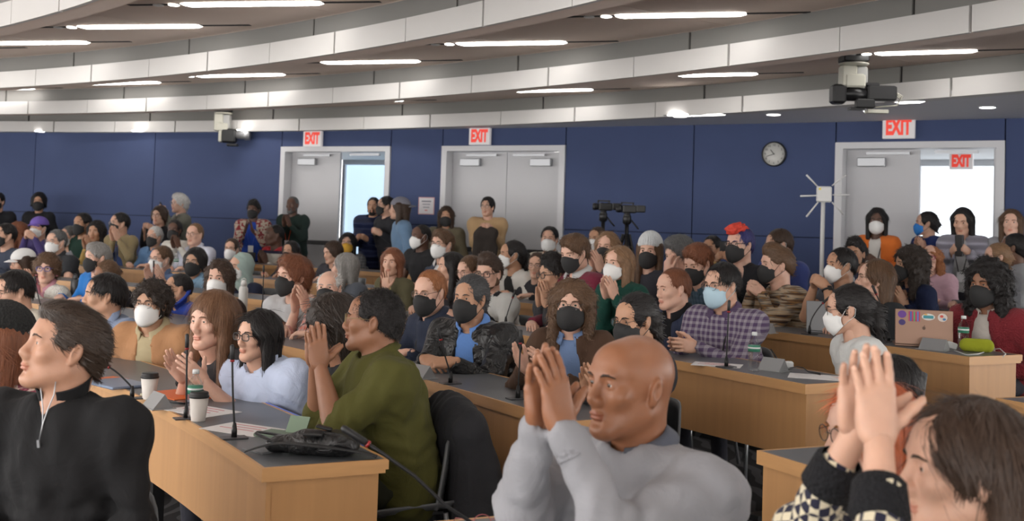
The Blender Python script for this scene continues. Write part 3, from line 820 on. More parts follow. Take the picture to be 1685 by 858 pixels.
    if eyes:
        for s in (-1, 1):
            arc = [(s * .013, -.0995, .0235), (s * .024, -.1005, .028), (s * .037, -.0955, .0285), (s * .049, -.085, .023)]
            m = MB(); m.tube(arc, [.0020, .0032, .0028, .0012], 5); mk('eyebrow', head(m.v), m.f, hair_mat(bc), root)
        iris = (.05, .025, .012) if skin != 'fair' else (.09, .08, .06)
        for s in (-1, 1):
            m = MB(); n = (18, 12, 9, 8)[lod]; pr = [(.0127 * math.sin(math.pi * k / n), -.0127 * math.cos(math.pi * k / n)) for k in range(n + 1)]
            q = np.array((s * .031, -.0775, .007)); m.lathe(pr, n, q, rotx(math.pi / 2), cap=False); V = np.array(m.v); emi = []
            for fc in m.f:
                cc = V[fc].mean(0) - q; dd = math.hypot(cc[0], cc[2]); emi.append(2 if cc[1] < 0 and dd < .0027 else (1 if cc[1] < 0 and dd < .0062 else 0))
            mk('eye', head(V), m.f, [plain('eye_white', (.62, .58, .55), .2), plain('iris%s' % (skin == 'fair'), iris, .15), plain('pupil', (.004, .004, .004), .1)], root, emi)
    if beard:
        V, F = beard_tpl(lod); mk('beard', head(V), F, hair_mat(HR[beard] if isinstance(beard, str) else beard, True), root)
    if mask:
        V, F, loops = mask_tpl('kn' if mask == 'kn' else 'flat'); mm = cloth(mcol, 'plain')
        mo = mk('mask', head(V), F, plain('mask%.2f%.2f' % (mcol[0], mcol[2]), mcol, .8), root)
        for lp in loops: mk('ear_loop', head(lp.v), lp.f, plain('loop%.2f' % mcol[0], tuple(.3 + .5 * c for c in mcol) if mcol[0] > .2 else (.03, .03, .03), .8), mo)
    if glasses:
        m, ln = glasses_tpl(.0026 if glasses == 'thick' else .0013, glasses != 'thick')
        gl = mk('glasses', head(m.v), m.f, plain('frame%.2f%.2f' % (gcol[0], gcol[2]), gcol, .3), root)
        mk('lens', head(ln.v), ln.f, plain('lens_glass', (.95, .97, 1.0), .02, trans=1.0, alpha=.16), gl, smooth=False)
    TOPS.append((label, row, round(Z, 2), round(hw[2] + .12 - fl, 2), round(sc, 2), stand))
    info = dict(root=root, head=head, hc=hc, Nk=Nk, up=up, fr=fr, lat=lat, Hp=Hp, El=El, W=tgt, frm=frm, Sh=Sh, hw=hw, base=base, Rb=Rb, loc=loc, byw=byw, fl=fl, Z=Z, stand=stand, g=g, Rh=Rh, sc=sc)
    if extra: extra(info)
    PEOPLE.append(info)
    return info
PEOPLE = []
# ---------------------------------------------------------------- the room
def pol(r, a, z): a = math.radians(a); return (CX + r * math.cos(a), CY + r * math.sin(a), z)
def arc_solid(r0, r1, z0, z1, a0, a1, step=1.5):
    n = max(1, int(math.ceil(abs(a1 - a0) / step))); V = []; F = []
    for i in range(n + 1):
        a = a0 + (a1 - a0) * i / n; V += [pol(r0, a, z0), pol(r1, a, z0), pol(r1, a, z1), pol(r0, a, z1)]
    for i in range(n):
        b = i * 4
        for k in range(4): F.append((b + k, b + 4 + k, b + 4 + (k + 1) % 4, b + (k + 1) % 4))
    F.append((0, 1, 2, 3)); F.append((n * 4 + 3, n * 4 + 2, n * 4 + 1, n * 4))
    return V, F
def arc(name, mat, parent, *a, step=1.5, **props):
    V, F = arc_solid(*a, step=step); m = MB(); m.add(V, F); return m.build(name, mat, parent, **props)
CEIL = EYE + 1.60; BOT = EYE + 1.27
m_, nt, b = newmat('carpet'); b.inputs['Roughness'].default_value = .95
tc = N(nt, 'ShaderNodeTexCoord'); wv = N(nt, 'ShaderNodeTexWave'); wv.inputs['Scale'].default_value = 2.6; wv.inputs['Distortion'].default_value = 9; wv.inputs['Detail'].default_value = 1
nt.links.new(tc.outputs['Object'], wv.inputs[0]); rp = N(nt, 'ShaderNodeValToRGB'); e = rp.color_ramp.elements; e[0].position = .6; e[0].color = (.012, .012, .014, 1); e[1].position = .75; e[1].color = (.07, .07, .075, 1)
nt.links.new(wv.outputs[0], rp.inputs[0]); nt.links.new(rp.outputs[0], b.inputs[0]); CARPET = m_
m_, nt, b = newmat('maple_veneer'); b.inputs['Roughness'].default_value = .42
nz, src, mx = vary(nt, b, (.50, .27, .115), .13, 1.0, stretch=(26, 26, 1.2), detail=4)
bump(nt, b, nz.outputs[0], .08, .003); WOOD = m_
m_, nt, b = newmat('maple_edge'); b.inputs['Roughness'].default_value = .4
nz, src, mx = vary(nt, b, (.55, .30, .125), .12, 1.0, stretch=(5, 5, 60), detail=4); EDGE = m_
LAM = plain('grey_laminate', (.115, .122, .132), .36, amt=.06, scale=30)
BLUE = plain('blue_wall_fabric', (.052, .074, .165), .9, amt=.10, scale=2.2)
NAVY = plain('joint_navy', (.012, .018, .05), .9)
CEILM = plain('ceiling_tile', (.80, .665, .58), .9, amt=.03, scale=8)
GREYM = plain('grey_bulkhead', (.235, .23, .22), .9, amt=.04, scale=3)
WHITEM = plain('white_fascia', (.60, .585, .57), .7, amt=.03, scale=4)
SOFF = plain('rear_soffit', (.66, .66, .70), .85)
DARK = plain('dark_gap', (.02, .02, .02), .9)
FRAME = plain('door_frame_paint', (.62, .62, .64), .45)
LEAF = plain('door_leaf_paint', (.55, .55, .57), .5, amt=.03, scale=3)
ALU = plain('brushed_metal', (.42, .43, .45), .38, metal=.7)
BLACKP = plain('black_plastic', (.012, .012, .013), .45)
RUBBER = plain('black_metal', (.015, .015, .016), .35, metal=.3)
A0, A1 = 2.0, 100.0
floor_o = MB(); V, F = arc_solid(9.0, ROWR['A'] - .02, -.25, FLOORZ['Z'], -20, A1, 2); floor_o.add(V, F)
for k, nx in zip('ABCDE', ('B', 'C', 'D', 'E', None)):
    V, F = arc_solid(ROWR[k] - .02, (ROWR[nx] - .02) if nx else 27.5, -.25, FLOORZ[k], -20, A1, 2); floor_o.add(V, F)
floor_o.build('floor', CARPET, kind='structure', label='dark patterned carpet floor rising in low curved tiers')
# ceiling, bulkheads and fascias
ceil_e = empty('ceiling', kind='structure', label='flat beige ceiling between curved white bulkheads')
arc('slab', DARK, ceil_e, 10.0, 27.5, CEIL + .03, CEIL + .15, -25, 103, step=3)
BANDS = (15.4, 17.48, 19.74, 22.35)
rings = [(12.9, 15.4)] + list(zip(BANDS[:-1], BANDS[1:]))
rings.insert(0, (10.4, 12.9))
for r0, r1 in rings:
    a = -22.0
    while a < 102:
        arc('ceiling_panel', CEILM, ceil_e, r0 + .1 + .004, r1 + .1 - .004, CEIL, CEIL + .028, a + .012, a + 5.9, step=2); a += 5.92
for r, off in zip(BANDS, (0.6, .66, .63, .1)):
    bk = empty('trim_1', kind='structure', label='curved ceiling bulkhead, white fascia panels under a grey face, ring of about %d metres' % round(r))
    arc('grey_core', DARK, bk, r + .135, r + .2, BOT + .02, CEIL, -25, 103, step=2)
    a = -23.0 + off; k = 0
    while a < 102:
        g0 = .055 if k % 2 == 0 else .012
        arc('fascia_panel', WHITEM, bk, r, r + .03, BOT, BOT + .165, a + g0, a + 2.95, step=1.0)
        if k % 2 == 0: arc('grey_panel', GREYM, bk, r + .11, r + .135, BOT + .03, CEIL, a + 1.53, a + 1.5 + 5.88, step=1.5)
        a += 2.96; k += 1
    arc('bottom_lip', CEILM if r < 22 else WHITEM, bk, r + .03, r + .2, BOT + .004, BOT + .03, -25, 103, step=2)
# back wall
WQ = (14.664, -.5578, -.0091)
def wy(X): return WQ[0] + WQ[1] * X + WQ[2] * X * X
def wn(X):
    d = WQ[1] + 2 * WQ[2] * X; t = unit((1, d, 0)); return t, np.array((t[1], -t[0], 0.))      # tangent to the right, normal into the room
def wallX(px, y=330):
    r = ray(px, y); u = r[0] / r[1]
    X = u * 14
    for _ in range(30): X = u * wy(X)
    return X
WF = FLOORZ['E']
def wsolid(X0, X1, z0, z1, d0, d1, n=None):
    n = n or max(1, int(abs(X1 - X0) / .5)); V = []; F = []
    for i in range(n + 1):
        X = X0 + (X1 - X0) * i / n; t, nn = wn(X); p = np.array((X, wy(X), 0.))
        for d, z in ((d0, z0), (d1, z0), (d1, z1), (d0, z1)): q = p + nn * d; V.append((q[0], q[1], z))
    for i in range(n):
        b = i * 4
        for k in range(4): F.append((b + k, b + (k + 1) % 4, b + 4 + (k + 1) % 4, b + 4 + k))
    F.append((3, 2, 1, 0)); F.append((n * 4, n * 4 + 1, n * 4 + 2, n * 4 + 3))
    return V, F
def wpart(name, mat, par, *a, **props): V, F = wsolid(*a); m = MB(); m.add(V, F); return m.build(name, mat, par, **props)
WT = BOT + .04
doors = [(wallX(461), wallX(641)), (wallX(726), wallX(929)), (wallX(1374), wallX(1653))]
DT = EYE + 1.055
wall = empty('wall_back', kind='structure', label='blue fabric panelled back wall with double doors')
jt = [-16.0, -12.5, wallX(-130), wallX(55), wallX(252), doors[0][0], doors[0][1], doors[1][0], doors[1][1], wallX(1140), doors[2][0], doors[2][1], wallX(1850), 9.0]
JZ = EYE + .0
for X0, X1 in zip(jt[:-1], jt[1:]):
    isd = any(abs(X0 - d[0]) < 1e-6 for d in doors)
    zb = DT if isd else WF
    wpart('wall_core', NAVY, wall, X0, X1, zb, WT, -.14, -.012)
    g = .006
    if isd: wpart('wall_panel', BLUE, wall, X0 + g, X1 - g, DT, WT, -.012, .012)
    else:
        wpart('wall_panel', BLUE, wall, X0 + g, X1 - g, JZ + .006, WT, -.012, .012)
        wpart('wall_panel', BLUE, wall, X0 + g, X1 - g, WF + .1, JZ - .006, -.012, .012)
        wpart('baseboard', BLACKP, wall, X0, X1, WF, WF + .1, -.012, .018)
# rear soffit from the last bulkhead to the wall
m = MB(); V = []; n = 60
for i in range(n + 1):
    X = -16 + 25 * i / n; t, nn = wn(X); p = np.array((X, wy(X), 0)) - nn * .2
    a = math.atan2(p[1] - CY, p[0] - CX); q = (CX + 22.38 * math.cos(a), CY + 22.38 * math.sin(a))
    if math.hypot(p[0] - CX, p[1] - CY) < 22.5: q = (p[0] + nn[0] * .3, p[1] + nn[1] * .3)
    V += [(q[0], q[1], BOT + .012), (p[0], p[1], BOT + .012), (p[0], p[1], BOT + .06), (q[0], q[1], BOT + .06)]
F = []
for i in range(n):
    for k in range(4): F.append((i * 4 + k, i * 4 + 4 + k, i * 4 + 4 + (k + 1) % 4, i * 4 + (k + 1) % 4))
m.add(V, F); m.build('trim_2', SOFF, kind='structure', label='pale flat soffit over the rear aisle by the blue wall')
# doors
def wpt(X, d, z): t, nn = wn(X); p = np.array((X, wy(X), 0.)) + nn * d; return np.array((p[0], p[1], z))
def wbox(mb, X, d, z, size, bev=.0):
    t, nn = wn(X); R = np.stack((t, -nn, np.array((0, 0, 1.))), 1); mb.box(wpt(X, d, z), size, R, bev); return mb
def door(i, X0, X1, open_right, label):
    dr = empty('door_%d' % i, wpt((X0 + X1) / 2, 0, WF), kind='structure', label=label); L = dr.location.copy()
    def fin(mb, name, mat, par=dr):
        mb.v = [(p[0] - L.x, p[1] - L.y, p[2] - L.z) for p in mb.v]; return mb.build(name, mat, par)
    fw = .07
    for nm, a, b_, z0, z1 in (('jamb', X0, X0 + fw, WF, DT), ('jamb', X1 - fw, X1, WF, DT), ('head', X0, X1, DT - fw, DT)):
        m = MB(); V, F = wsolid(a, b_, z0, z1, -.16, .035, 1); m.add(V, F); fin(m, nm, FRAME)
    mid = (X0 + X1) / 2; dep = -.13
    leaves = [(X0 + fw, mid)] + ([] if open_right else [(mid, X1 - fw)])
    for a, b_ in leaves:
        m = MB(); V, F = wsolid(a + .004, b_ - .004, WF + .01, DT - fw - .004, dep - .045, dep, 1); m.add(V, F); lf = fin(m, 'leaf', LEAF)
        left = a < mid - .01; w = b_ - a; cx = a + w * (.36 if left else .62)
        m = MB(); wbox(m, cx, dep + .04, DT - fw - .14, (.30, .07, .10), .008); fin(m, 'door_closer', ALU, lf)
        m = MB(); wbox(m, cx + (.15 if left else -.15), dep + .05, DT - fw - .045, (.46, .02, .03)); fin(m, 'closer_arm', ALU, lf)
        m = MB(); wbox(m, (a + b_) / 2, dep + .05, WF + 1.0, (w * .86, .05, .06), .008); fin(m, 'push_bar', BLACKP, lf)
    if open_right:       # the other leaf swung out into the corridor
        p = wpt(X1 - fw, -.16, 0); t, nn = wn(X1); w = mid - (X0 + fw); R = np.stack((-nn, -t, np.array((0, 0, 1.))), 1)
        m = MB(); m.box((p[0] - nn[0] * w / 2 - t[0] * .03, p[1] - nn[1] * w / 2 - t[1] * .03, (WF + DT - fw) / 2), (w, .045, DT - fw - WF - .01), R); lf = fin(m, 'leaf', LEAF)
        m = MB(); wbox(m, mid + (X1 - mid) * .42, dep - .02, DT - fw - .03, ((X1 - mid) * .6, .03, .03)); fin(m, 'closer_arm', ALU)
    return dr
door(1, *doors[0], True, 'grey double door left of the wall notice, right leaf open')
door(2, *doors[1], False, 'closed grey double door behind the person in the tan sweater')
door(3, *doors[2], True, 'grey double door beside the white antenna, right leaf open')
# corridor behind the open doors
PANE = plain('bright_pane', (.8, .9, 1.0), .3, emis=((.93, .97, 1.0), 1.0)); PANEB = plain('sky_pane', (.7, .85, 1.0), .3, emis=((.62, .82, 1.0), .62))
CORR = plain('corridor_white', (.8, .82, .84), .8)
for i, (d, pane) in enumerate(((doors[0], PANEB), (doors[2], PANE))):
    a, b_ = d[0] - .6, d[1] + 1.4
    c = empty('wall_corridor', kind='structure', label='bright corridor window wall seen through the %s open door' % ('left' if i == 0 else 'right'))
    wpart('corridor_floor', plain('corridor_tile', (.35, .36, .38), .5), c, a, b_, WF - .05, WF - .001, -2.6, -.16)
    wpart('corridor_ceiling', CORR, c, a, b_, DT - .02, DT + .05, -2.6, -.18)
    wpart('window_sill_wall', CORR, c, a, b_, WF, WF + .75, -2.66, -2.5)
    wpart('window_head_wall', CORR, c, a, b_, DT - .1, DT - .02, -2.66, -2.5)
    n = 4; w = (b_ - a) / n
    for k in range(n):
        wpart('mullion', FRAME, c, a + k * w - .025, a + k * w + .025, WF + .75, DT - .1, -2.62, -2.54)
        wpart('window_pane', pane, c, a + k * w + .026, a + (k + 1) * w - .026, WF + .75, DT - .1, -2.6, -2.59)
        if i == 0: wpart('transom', FRAME, c, a + k * w + .026, a + (k + 1) * w - .026, WF + 1.0, WF + 1.04, -2.585, -2.54)
# strip lamps
LAMP = plain('strip_diffuser', (1, 1, 1), .5, emis=((1.0, .97, .93), STRIP_POWER))
SPOT = plain('downlight_diffuser', (1, 1, 1), .5, emis=((1.0, .97, .92), 6.0))
CHR = plain('lamp_trim', (.7, .7, .7), .3, metal=.6)
lampdata = []
def strip(p, q, z, dots, label, ext=.45):
    p = np.array(p, float); q = np.array(q, float); c = (p + q) / 2; d = q - p; Lg = np.linalg.norm(d); a = math.atan2(d[1], d[0])
    o = empty('strip_light', (c[0], c[1], z), a, label=label, category='ceiling light', group='ceiling strip lights')
    m = MB(); h = Lg / 2; w = .055
    V = [(-h, -w * .6, -.004), (-h + .05, -w, -.012), (h - .05, -w, -.012), (h, -w * .6, -.004), (h, w * .6, -.004), (h - .05, w, -.012), (-h + .05, w, -.012), (-h, w * .6, -.004)]
    m.add(V + [(x_, y_, .0) for x_, y_, z_ in V], [tuple(range(7, -1, -1))] + [(i, (i + 1) % 8, 8 + (i + 1) % 8, 8 + i) for i in range(8)]); m.build('diffuser', LAMP, o)
    for s in (-1, 1):
        m = MB(); m.box((s * (h + ext / 2), 0, -.001), (ext, .05, .004)); m.build('slot', DARK, o)
    if dots:
        for k in (.07, .2):
            m = MB(); m.lathe([(.035, -.006), (.042, -.003), (.042, .0)], 14, (-h - k, 0, -.004)); m.build('small_downlight', SPOT if k < .1 else CHR, o)
from_img = [(((300, 7), (530, 4)), 1), (((130, 44), (330, 42)), 1), (((-57, 71), (145, 69)), 0), (((1013, 26), (1228, 22)), 1), (((752, 72), (932, 69)), 1), (((530, 103), (690, 100)), 0), (((322, 125), (467, 122)), 1), (((130, 138), (262, 135)), 0), (((-60, 146), (55, 145)), 0), (((1440, 88), (1608, 83)), 1), (((1115, 124), (1246, 121)), 0), (((845, 150), (975, 147)), 0)]
where = ['nearest the top edge over the front rows', 'over the front rows, second from the top edge', 'cut by the left edge of the picture, front ring', 'rightmost in the ring with five others', 'second from right in the middle ring', 'third from right in the middle ring', 'fourth from right in the middle ring', 'fifth from right in the middle ring', 'lowest at the left edge of the picture', 'beside the large ceiling camera', 'between the large ceiling camera and the middle', 'above the closed double door']
for ((p, q), dots), wl in zip(from_img, where):
    strip(onz(*p, CEIL)[:2], onz(*q, CEIL)[:2], CEIL, dots, 'long white strip lamp ' + wl)
for r, a_list in ((13.9, (12, 19, 26, 33, 40, 47)), (16.95, (14, 20, 26, 32, 60, 66)), (11.6, (16, 28, 40)), (19.3, (16, 22, 28)), (21.9, (20, 26)), (21.9, (56, 62, 68))):
    for a in a_list:
        c = np.array(pol(r, a, 0)[:2]); t = np.array((math.cos(math.radians(-18)), math.sin(math.radians(-18))))
        strip(c - t * .55, c + t * .55, CEIL, 0, 'white strip lamp overhead, outside the picture' if r < 22 else 'white strip lamp hidden behind a bulkhead')
for (px, py), wl in (((1119, 191), 'nearest the middle of the room'), ((1273, 188), 'above the wall clock'), ((1433, 182), 'under the large ceiling camera'), ((1625, 176), 'near the right edge of the picture')):
    p = onz(px, py, BOT + .012); o = empty('downlight', (p[0], p[1], BOT + .012), label='round recessed downlight in the rear soffit ' + wl, category='downlight', group='round downlights')
    m = MB(); m.lathe([(.075, -.008), (.085, -.004), (.085, .0)], 18); m.build('trim_ring', CHR, o)
    m = MB(); m.lathe([(.0, -.0095), (.07, -.0095), (.07, -.002)], 18); m.build('diffuser', SPOT, o)
p, q = onz(1100, 190, BOT + .012), onz(1195, 187, BOT + .012); strip(p[:2], q[:2], BOT + .012, 0, 'short white strip lamp in the rear soffit above the blue wall', .05)
p, q = onz(1470, 168, BOT + .012), onz(1520, 166, BOT + .012); strip(p[:2], q[:2], BOT + .012, 0, 'short white strip lamp in the soffit behind the large camera', .05)
for X in (-11, -9.2, -7.4, -5.6, -3.8, 6.6):     # further soffit downlights out of sight behind the last bulkhead
    c = wpt(X, .25, BOT + .012); o = empty('downlight', c, label='round downlight hidden above the last bulkhead', category='downlight', group='round downlights')
    m = MB(); m.lathe([(.0, -.0095), (.07, -.0095), (.085, -.002)], 18); m.build('diffuser', SPOT, o)
# desks
DESKZ = {k: FLOORZ[k] + .74 for k in FLOORZ}
def desk(k, a0, a1, label, r0=None):
    r0 = r0 or ROWR[k]; r1 = r0 + .46; z = DESKZ[k]; d = empty('curved_desk', pol(r0 + .2, (a0 + a1) / 2, FLOORZ[k]), label=label, category='desk', group='curved lecture desks'); L = d.location
    def part(nm, mat, *a, step=1.0, par=d):
        V, F = arc_solid(*a, step=step); m = MB(); m.add([(p[0] - L.x, p[1] - L.y, p[2] - L.z) for p in V], F); return m.build(nm, mat, par)
    e = math.degrees(.012 / r0); tn = .035
    part('worktop', LAM, r0 + .012, r1 - .012, z - tn, z, a0 + e, a1 - e)
    part('edge_trim', EDGE, r0, r0 + .012, z - tn - .012, z + .001, a0, a1); part('edge_trim', EDGE, r1 - .012, r1, z - tn, z + .001, a0, a1)
    part('edge_trim', EDGE, r0 + .012, r1 - .012, z - tn - .012, z + .001, a0, a0 + e); part('edge_trim', EDGE, r0 + .012, r1 - .012, z - tn - .012, z + .001, a1 - e, a1)
    n = max(1, round((a1 - a0) * math.pi / 180 * r0 / 2.0)); g = math.degrees(.0012 / r0)
    for i in range(n):
        b0 = a0 + e + (a1 - a0 - 2 * e) * i / n; b1 = a0 + e + (a1 - a0 - 2 * e) * (i + 1) / n
        part('front_panel', WOOD, r0 + .02, r0 + .038, z - .36, z - tn - .012, b0 + g, b1 - g)
    for a in (a0 + e * 1.6, a1 - e * 3):
        part('end_panel', WOOD, r0 + .038, r1 - .03, z - .36, z - tn - .012, a, a + e * 1.6)
    a = a0 + 1.2
    while a < a1 - .5:
        part('pedestal', RUBBER, r0 + .2, r0 + .26, FLOORZ[k], z - tn, a, a + math.degrees(.05 / r0)); part('pedestal_foot', RUBBER, r0 + .05, r0 + .42, FLOORZ[k], FLOORZ[k] + .03, a - .05, a + .05 + math.degrees(.05 / r0)); a += 6.5
    return d
desk('A', 28.25, 75, 'curved wooden desk with the black bag and coffee cups on it')
desk('B', 28.7, 78, 'curved wooden desk in front of the person in the leather jacket')
desk('C', 29.3, 80, 'curved wooden desk in front of the person in the plaid shirt')
desk('D', 30.0, 82, 'curved wooden desk carrying the copper laptop covered in stickers')
desk('E', 31.5, 84, 'rearmost curved wooden desk below the standing audience')
desk('A', 5, 25.15, 'grey-topped desk at the bottom edge in front of the person in the grey sweater', 15.28)
desk('B', 6, 26.2, 'wooden desk behind the raised clapping hands at lower right', 16.84)
desk('C', 7, 27.4, 'wooden desk end at the right edge below the red coat', 18.5)
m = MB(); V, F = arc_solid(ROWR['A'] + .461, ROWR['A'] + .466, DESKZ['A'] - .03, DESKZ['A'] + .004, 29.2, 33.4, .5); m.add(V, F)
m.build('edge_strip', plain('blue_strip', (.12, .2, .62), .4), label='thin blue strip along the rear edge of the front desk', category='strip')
# ---------------------------------------------------------------- special garments
def vest(i, col):
    Nk, up, fr, lat, Hp, g = i['Nk'], i['up'], i['fr'], i['lat'], i['Hp'], i['g']
    f = Field(Hp - .35, Nk + np.array((.35, .3, .12)), .012); f.cap(Hp, Nk - up * .2, .165 * g, .178 * g, 0, ax=fr, sq=.8); f.ell(Nk - up * .15, (.17 * g, .13 * g, .15), .05)
    for s in (-1, 1): f.cap(Nk - up * .02, Nk - up * .04 + lat * s * .11, .07, .07, .03)
    f.cap(Nk - up * .02 + fr * .02, Nk + up * .2, .068, .1, 0, 'sub'); V, F = f.mesh(); mk('vest', V, F, cloth(col), i['root'])
def crest(i):
    f = Field((-.12, -.16, .0), (.12, .16, .2), .0065); f.ell((0, -.02, .118), (.06, .085, .032), 0); f.ell((0, -.1, .1), (.05, .03, .03), .02)
    X, Y, Z = f.xyz((slice(None),) * 3); f.D = f.D + (.008 * noise3(X, Y, Z, 120, 4)).astype(np.float32); V, F = f.mesh(); mk('red_crest', i['head'](V), F, hair_mat(HR['red'], True), i['root'])
def roll(i, col):
    Nk, up, fr, lat = i['Nk'], i['up'], i['fr'], i['lat']
    V, F = sheet(lambda u, v: Nk - fr * .004 + lat * math.cos(u * 6.2832) * (.073 + .008 * math.sin(v * 3.1)) - fr * math.sin(u * 6.2832) * (.07 + .008 * math.sin(v * 3.1)) + up * (-.02 + .085 * v), 26, 6, .006); mk('roll_neck', V, F, cloth(col, 'knit'), i['root'])
def zipper(i):
    Nk, up, fr, lat = i['Nk'], i['up'], i['fr'], i['lat']; m = MB()
    for s in (-1, 1): m.tube([Nk + lat * s * .026 + fr * .070 + up * .088, Nk + lat * s * .021 + fr * .074 + up * .05, Nk + lat * s * .008 + fr * .088 + up * .01, Nk + fr * .104 - up * .03, Nk + fr * .122 - up * .07], .0018, 6)
    m.box(Nk + fr * .127 - up * .08, (.008, .005, .022), np.stack((lat, -fr, up), 1)); m.build('zip', ALU, i['root'])
def cuffs(i):
    for s in (-1, 1):
        W_, E_ = i['W'][s], i['El'][s]; d = unit(E_ - W_); m = MB(); m.tube([W_ + d * .07, W_ + d * .08, W_ + d * .14, W_ + d * .15], [.038, .047, .053, .04], 24, cap=False); m.build('cuff', cloth((.012, .012, .014), 'knit'), i['root'])
def rib_cuffs(i, col):
    for s in (-1, 1):
        W_, E_ = i['W'][s], i['El'][s]; d = unit(E_ - W_); pts = []; rs = []
        for k in range(13): pts.append(W_ + d * (.004 + .005 * k)); rs.append(.0365 + .0008 * (k % 2) + .0004 * k)
        m = MB(); m.tube(pts, rs, 28, cap=False); m.build('cuff', cloth(col, 'knit'), i['root'])
# ---------------------------------------------------------------- things people wear or hold
def cap_hat(col, back=False):
    def ex(i):
        m = plain('cap%.2f%.2f' % (col[0], col[2]), col, .85); f = Field((-.13, -.14, .0), (.13, .16, .17), .007)
        f.ell((0, .02, .047), (.098, .121, .097), 0); f.ell((0, .018, .038), (.078, .1, .082), 0, 'sub'); f.plane((0, 0, .042), (0, 0, -1)); V, F = f.mesh()
        flip = np.array((-1, -1, 1)) if back else np.array((1, 1, 1)); sh = np.array((0, .036, 0)) if back else np.zeros(3)
        h = mk('cap', i['head'](V * flip + sh), F, m, i['root'])
        V, F = sheet(lambda u, v: ((u - .5) * .17 * (1 - .25 * v), (-.083 - .03 * math.sin(u * math.pi)) - .06 * v * math.sin(u * math.pi) ** .6, .047 - .012 * v - .06 * (u - .5) ** 2), 12, 4, .004)
        mk('brim', i['head'](V * flip + sh), F, m, h)
    return ex
def beanie(col):
    def ex(i):
        f = Field((-.13, -.14, -.0), (.13, .16, .2), .006); f.ell((0, .02, .05), (.097, .119, .115), 0); f.ell((0, .018, .03), (.074, .095, .086), 0, 'sub'); f.plane((0, 0, .028), (0, -.25, -1))
        X, Y, Z = f.xyz((slice(None),) * 3); f.D = f.D + (.002 * np.sin(np.arctan2(X, Y) * 30)).astype(np.float32)
        V, F = f.mesh(); mk('beanie', i['head'](V), F, cloth(col, 'knit'), i['root'])
    return ex
def hijab(col):
    def ex(i):
        f = Field((-.2, -.17, -.3), (.2, .2, .18), .008); f.ell((0, .022, .03), (.092, .115, .105), 0); f.cap((0, .02, -.03), (0, .02, -.2), .085, .12, .05); f.ell((0, -.02, -.2), (.15, .11, .06), .05)
        f.ell((0, -.135, -.022), (.058, .09, .088), .012, 'sub'); X, Y, Z = f.xyz((slice(None),) * 3); f.D = f.D + (.003 * np.sin(Z * 90 + X * 30 + Y * 60)).astype(np.float32)
        V, F = f.mesh(); mk('headscarf', i['head'](V), F, cloth(col), i['root'])
    return ex
def lanyard(col, badge=True):
    def ex(i):
        Nk, up, fr, lat = i['Nk'], i['up'], i['fr'], i['lat']; m = MB()
        g = i['g']
        for s in (-1, 1):
            m.tube([Nk + lat * s * .07 + up * .0 + fr * -.03, Nk + lat * s * .075 + fr * .055 - up * .02, Nk + lat * s * .06 + fr * .125 * g - up * .12, Nk + lat * s * .02 + fr * .155 * g - up * .3], .005, 5)
        m.build('lanyard', plain('lanyard%.2f%.2f' % (col[0], col[2]), col, .7), i['root'])
        if badge:
            m = MB(); R = np.stack((lat, -fr, up), 1); m.box(Nk + fr * .165 * g - up * .35, (.07, .004, .095), R, .002); m.build('badge', plain('badge_card', (.75, .75, .76), .4), i['root'])
    return ex
def necklace_strap(col):
    return lanyard(col, False)
def many(*fs):
    def ex(i):
        for f in fs: f(i)
    return ex
def earrings(col):
    def ex(i):
        for s in (-1, 1):
            m = MB(); m.lathe([(.002, -.012), (.011, -.006), (.012, .0), (.008, .008), (.002, .011)], 10, (s * .083, .004, -.05)); mk('earring', i['head'](m.v), m.f, plain('ear%.2f%.2f' % (col[0], col[2]), col, .4), i['root'])
    return ex
def watch(side=-1):
    def ex(i):
        W_, E_ = i['W'][side], i['El'][side]; d = unit(E_ - W_); c = W_ + d * .03; m = MB(); a = unit(np.cross(d, (0, 0, 1))); b = np.cross(a, d)
        pts = [c + .032 * (a * math.cos(q) + b * math.sin(q)) for q in np.linspace(0, 2 * math.pi, 15)]
        m.tube(pts, .008, 5, cap=False); R = np.stack((d, a, b), 1); m.box(c + b * .036, (.034, .034, .01), R, .004); m.build('wristwatch', BLACKP, i['root'])
    return ex
PHONE_N = 0
def hold_box(size, col, label, cat, name, off=(0, -.03, .05), tilt=(.4, 0, 0), rough=.3, side=0):
    def ex(i):
        c = (i['W'][-1] + i['W'][1]) / 2 if side == 0 else i['W'][side]
        if side: c = c + i['frm'][side][:, 2] * .08 - i['frm'][side][:, 1] * .02
        c = c + np.array(off); R = i['Rb'] @ rotz(tilt[2]) @ rotx(tilt[0]) @ roty(tilt[1]); w = i['Rb'] @ c + i['base']
        m = MB(); m.box((0, 0, 0), size, R, .006); o = m.build(name, plain(name + '%.2f' % col[0], col, rough), label=label, category=cat); o.location = Vector([float(q) for q in w])
    return ex
def puffcollar(col):
    def ex(i):
        Nk, up, fr, lat = i['Nk'], i['up'], i['fr'], i['lat']; m = MB(); pts = [Nk + (lat * math.cos(q) * .11 - fr * math.sin(q) * .085) - up * (.02 + .03 * (1 - math.sin(q))) for q in np.linspace(-1.2, math.pi + 1.2, 18)]
        m.tube(pts, [.02] + [.045] * 16 + [.02], 10); V = wob(np.array(m.v), .008, 90, 3); mk('fur_collar', V, m.f, hair_mat(col, True), i['root'])
    return ex
def backpack(col):
    def ex(i):
        m = Field((-.25, .0, .6), (.25, .45, 1.6), .015); c = i['Nk'] - i['up'] * .28 - i['fr'] * .2; m.ell(c, (.14, .09, .22), 0); V, F = m.mesh(); mk('backpack', V, F, cloth(col), i['root'])
    return ex
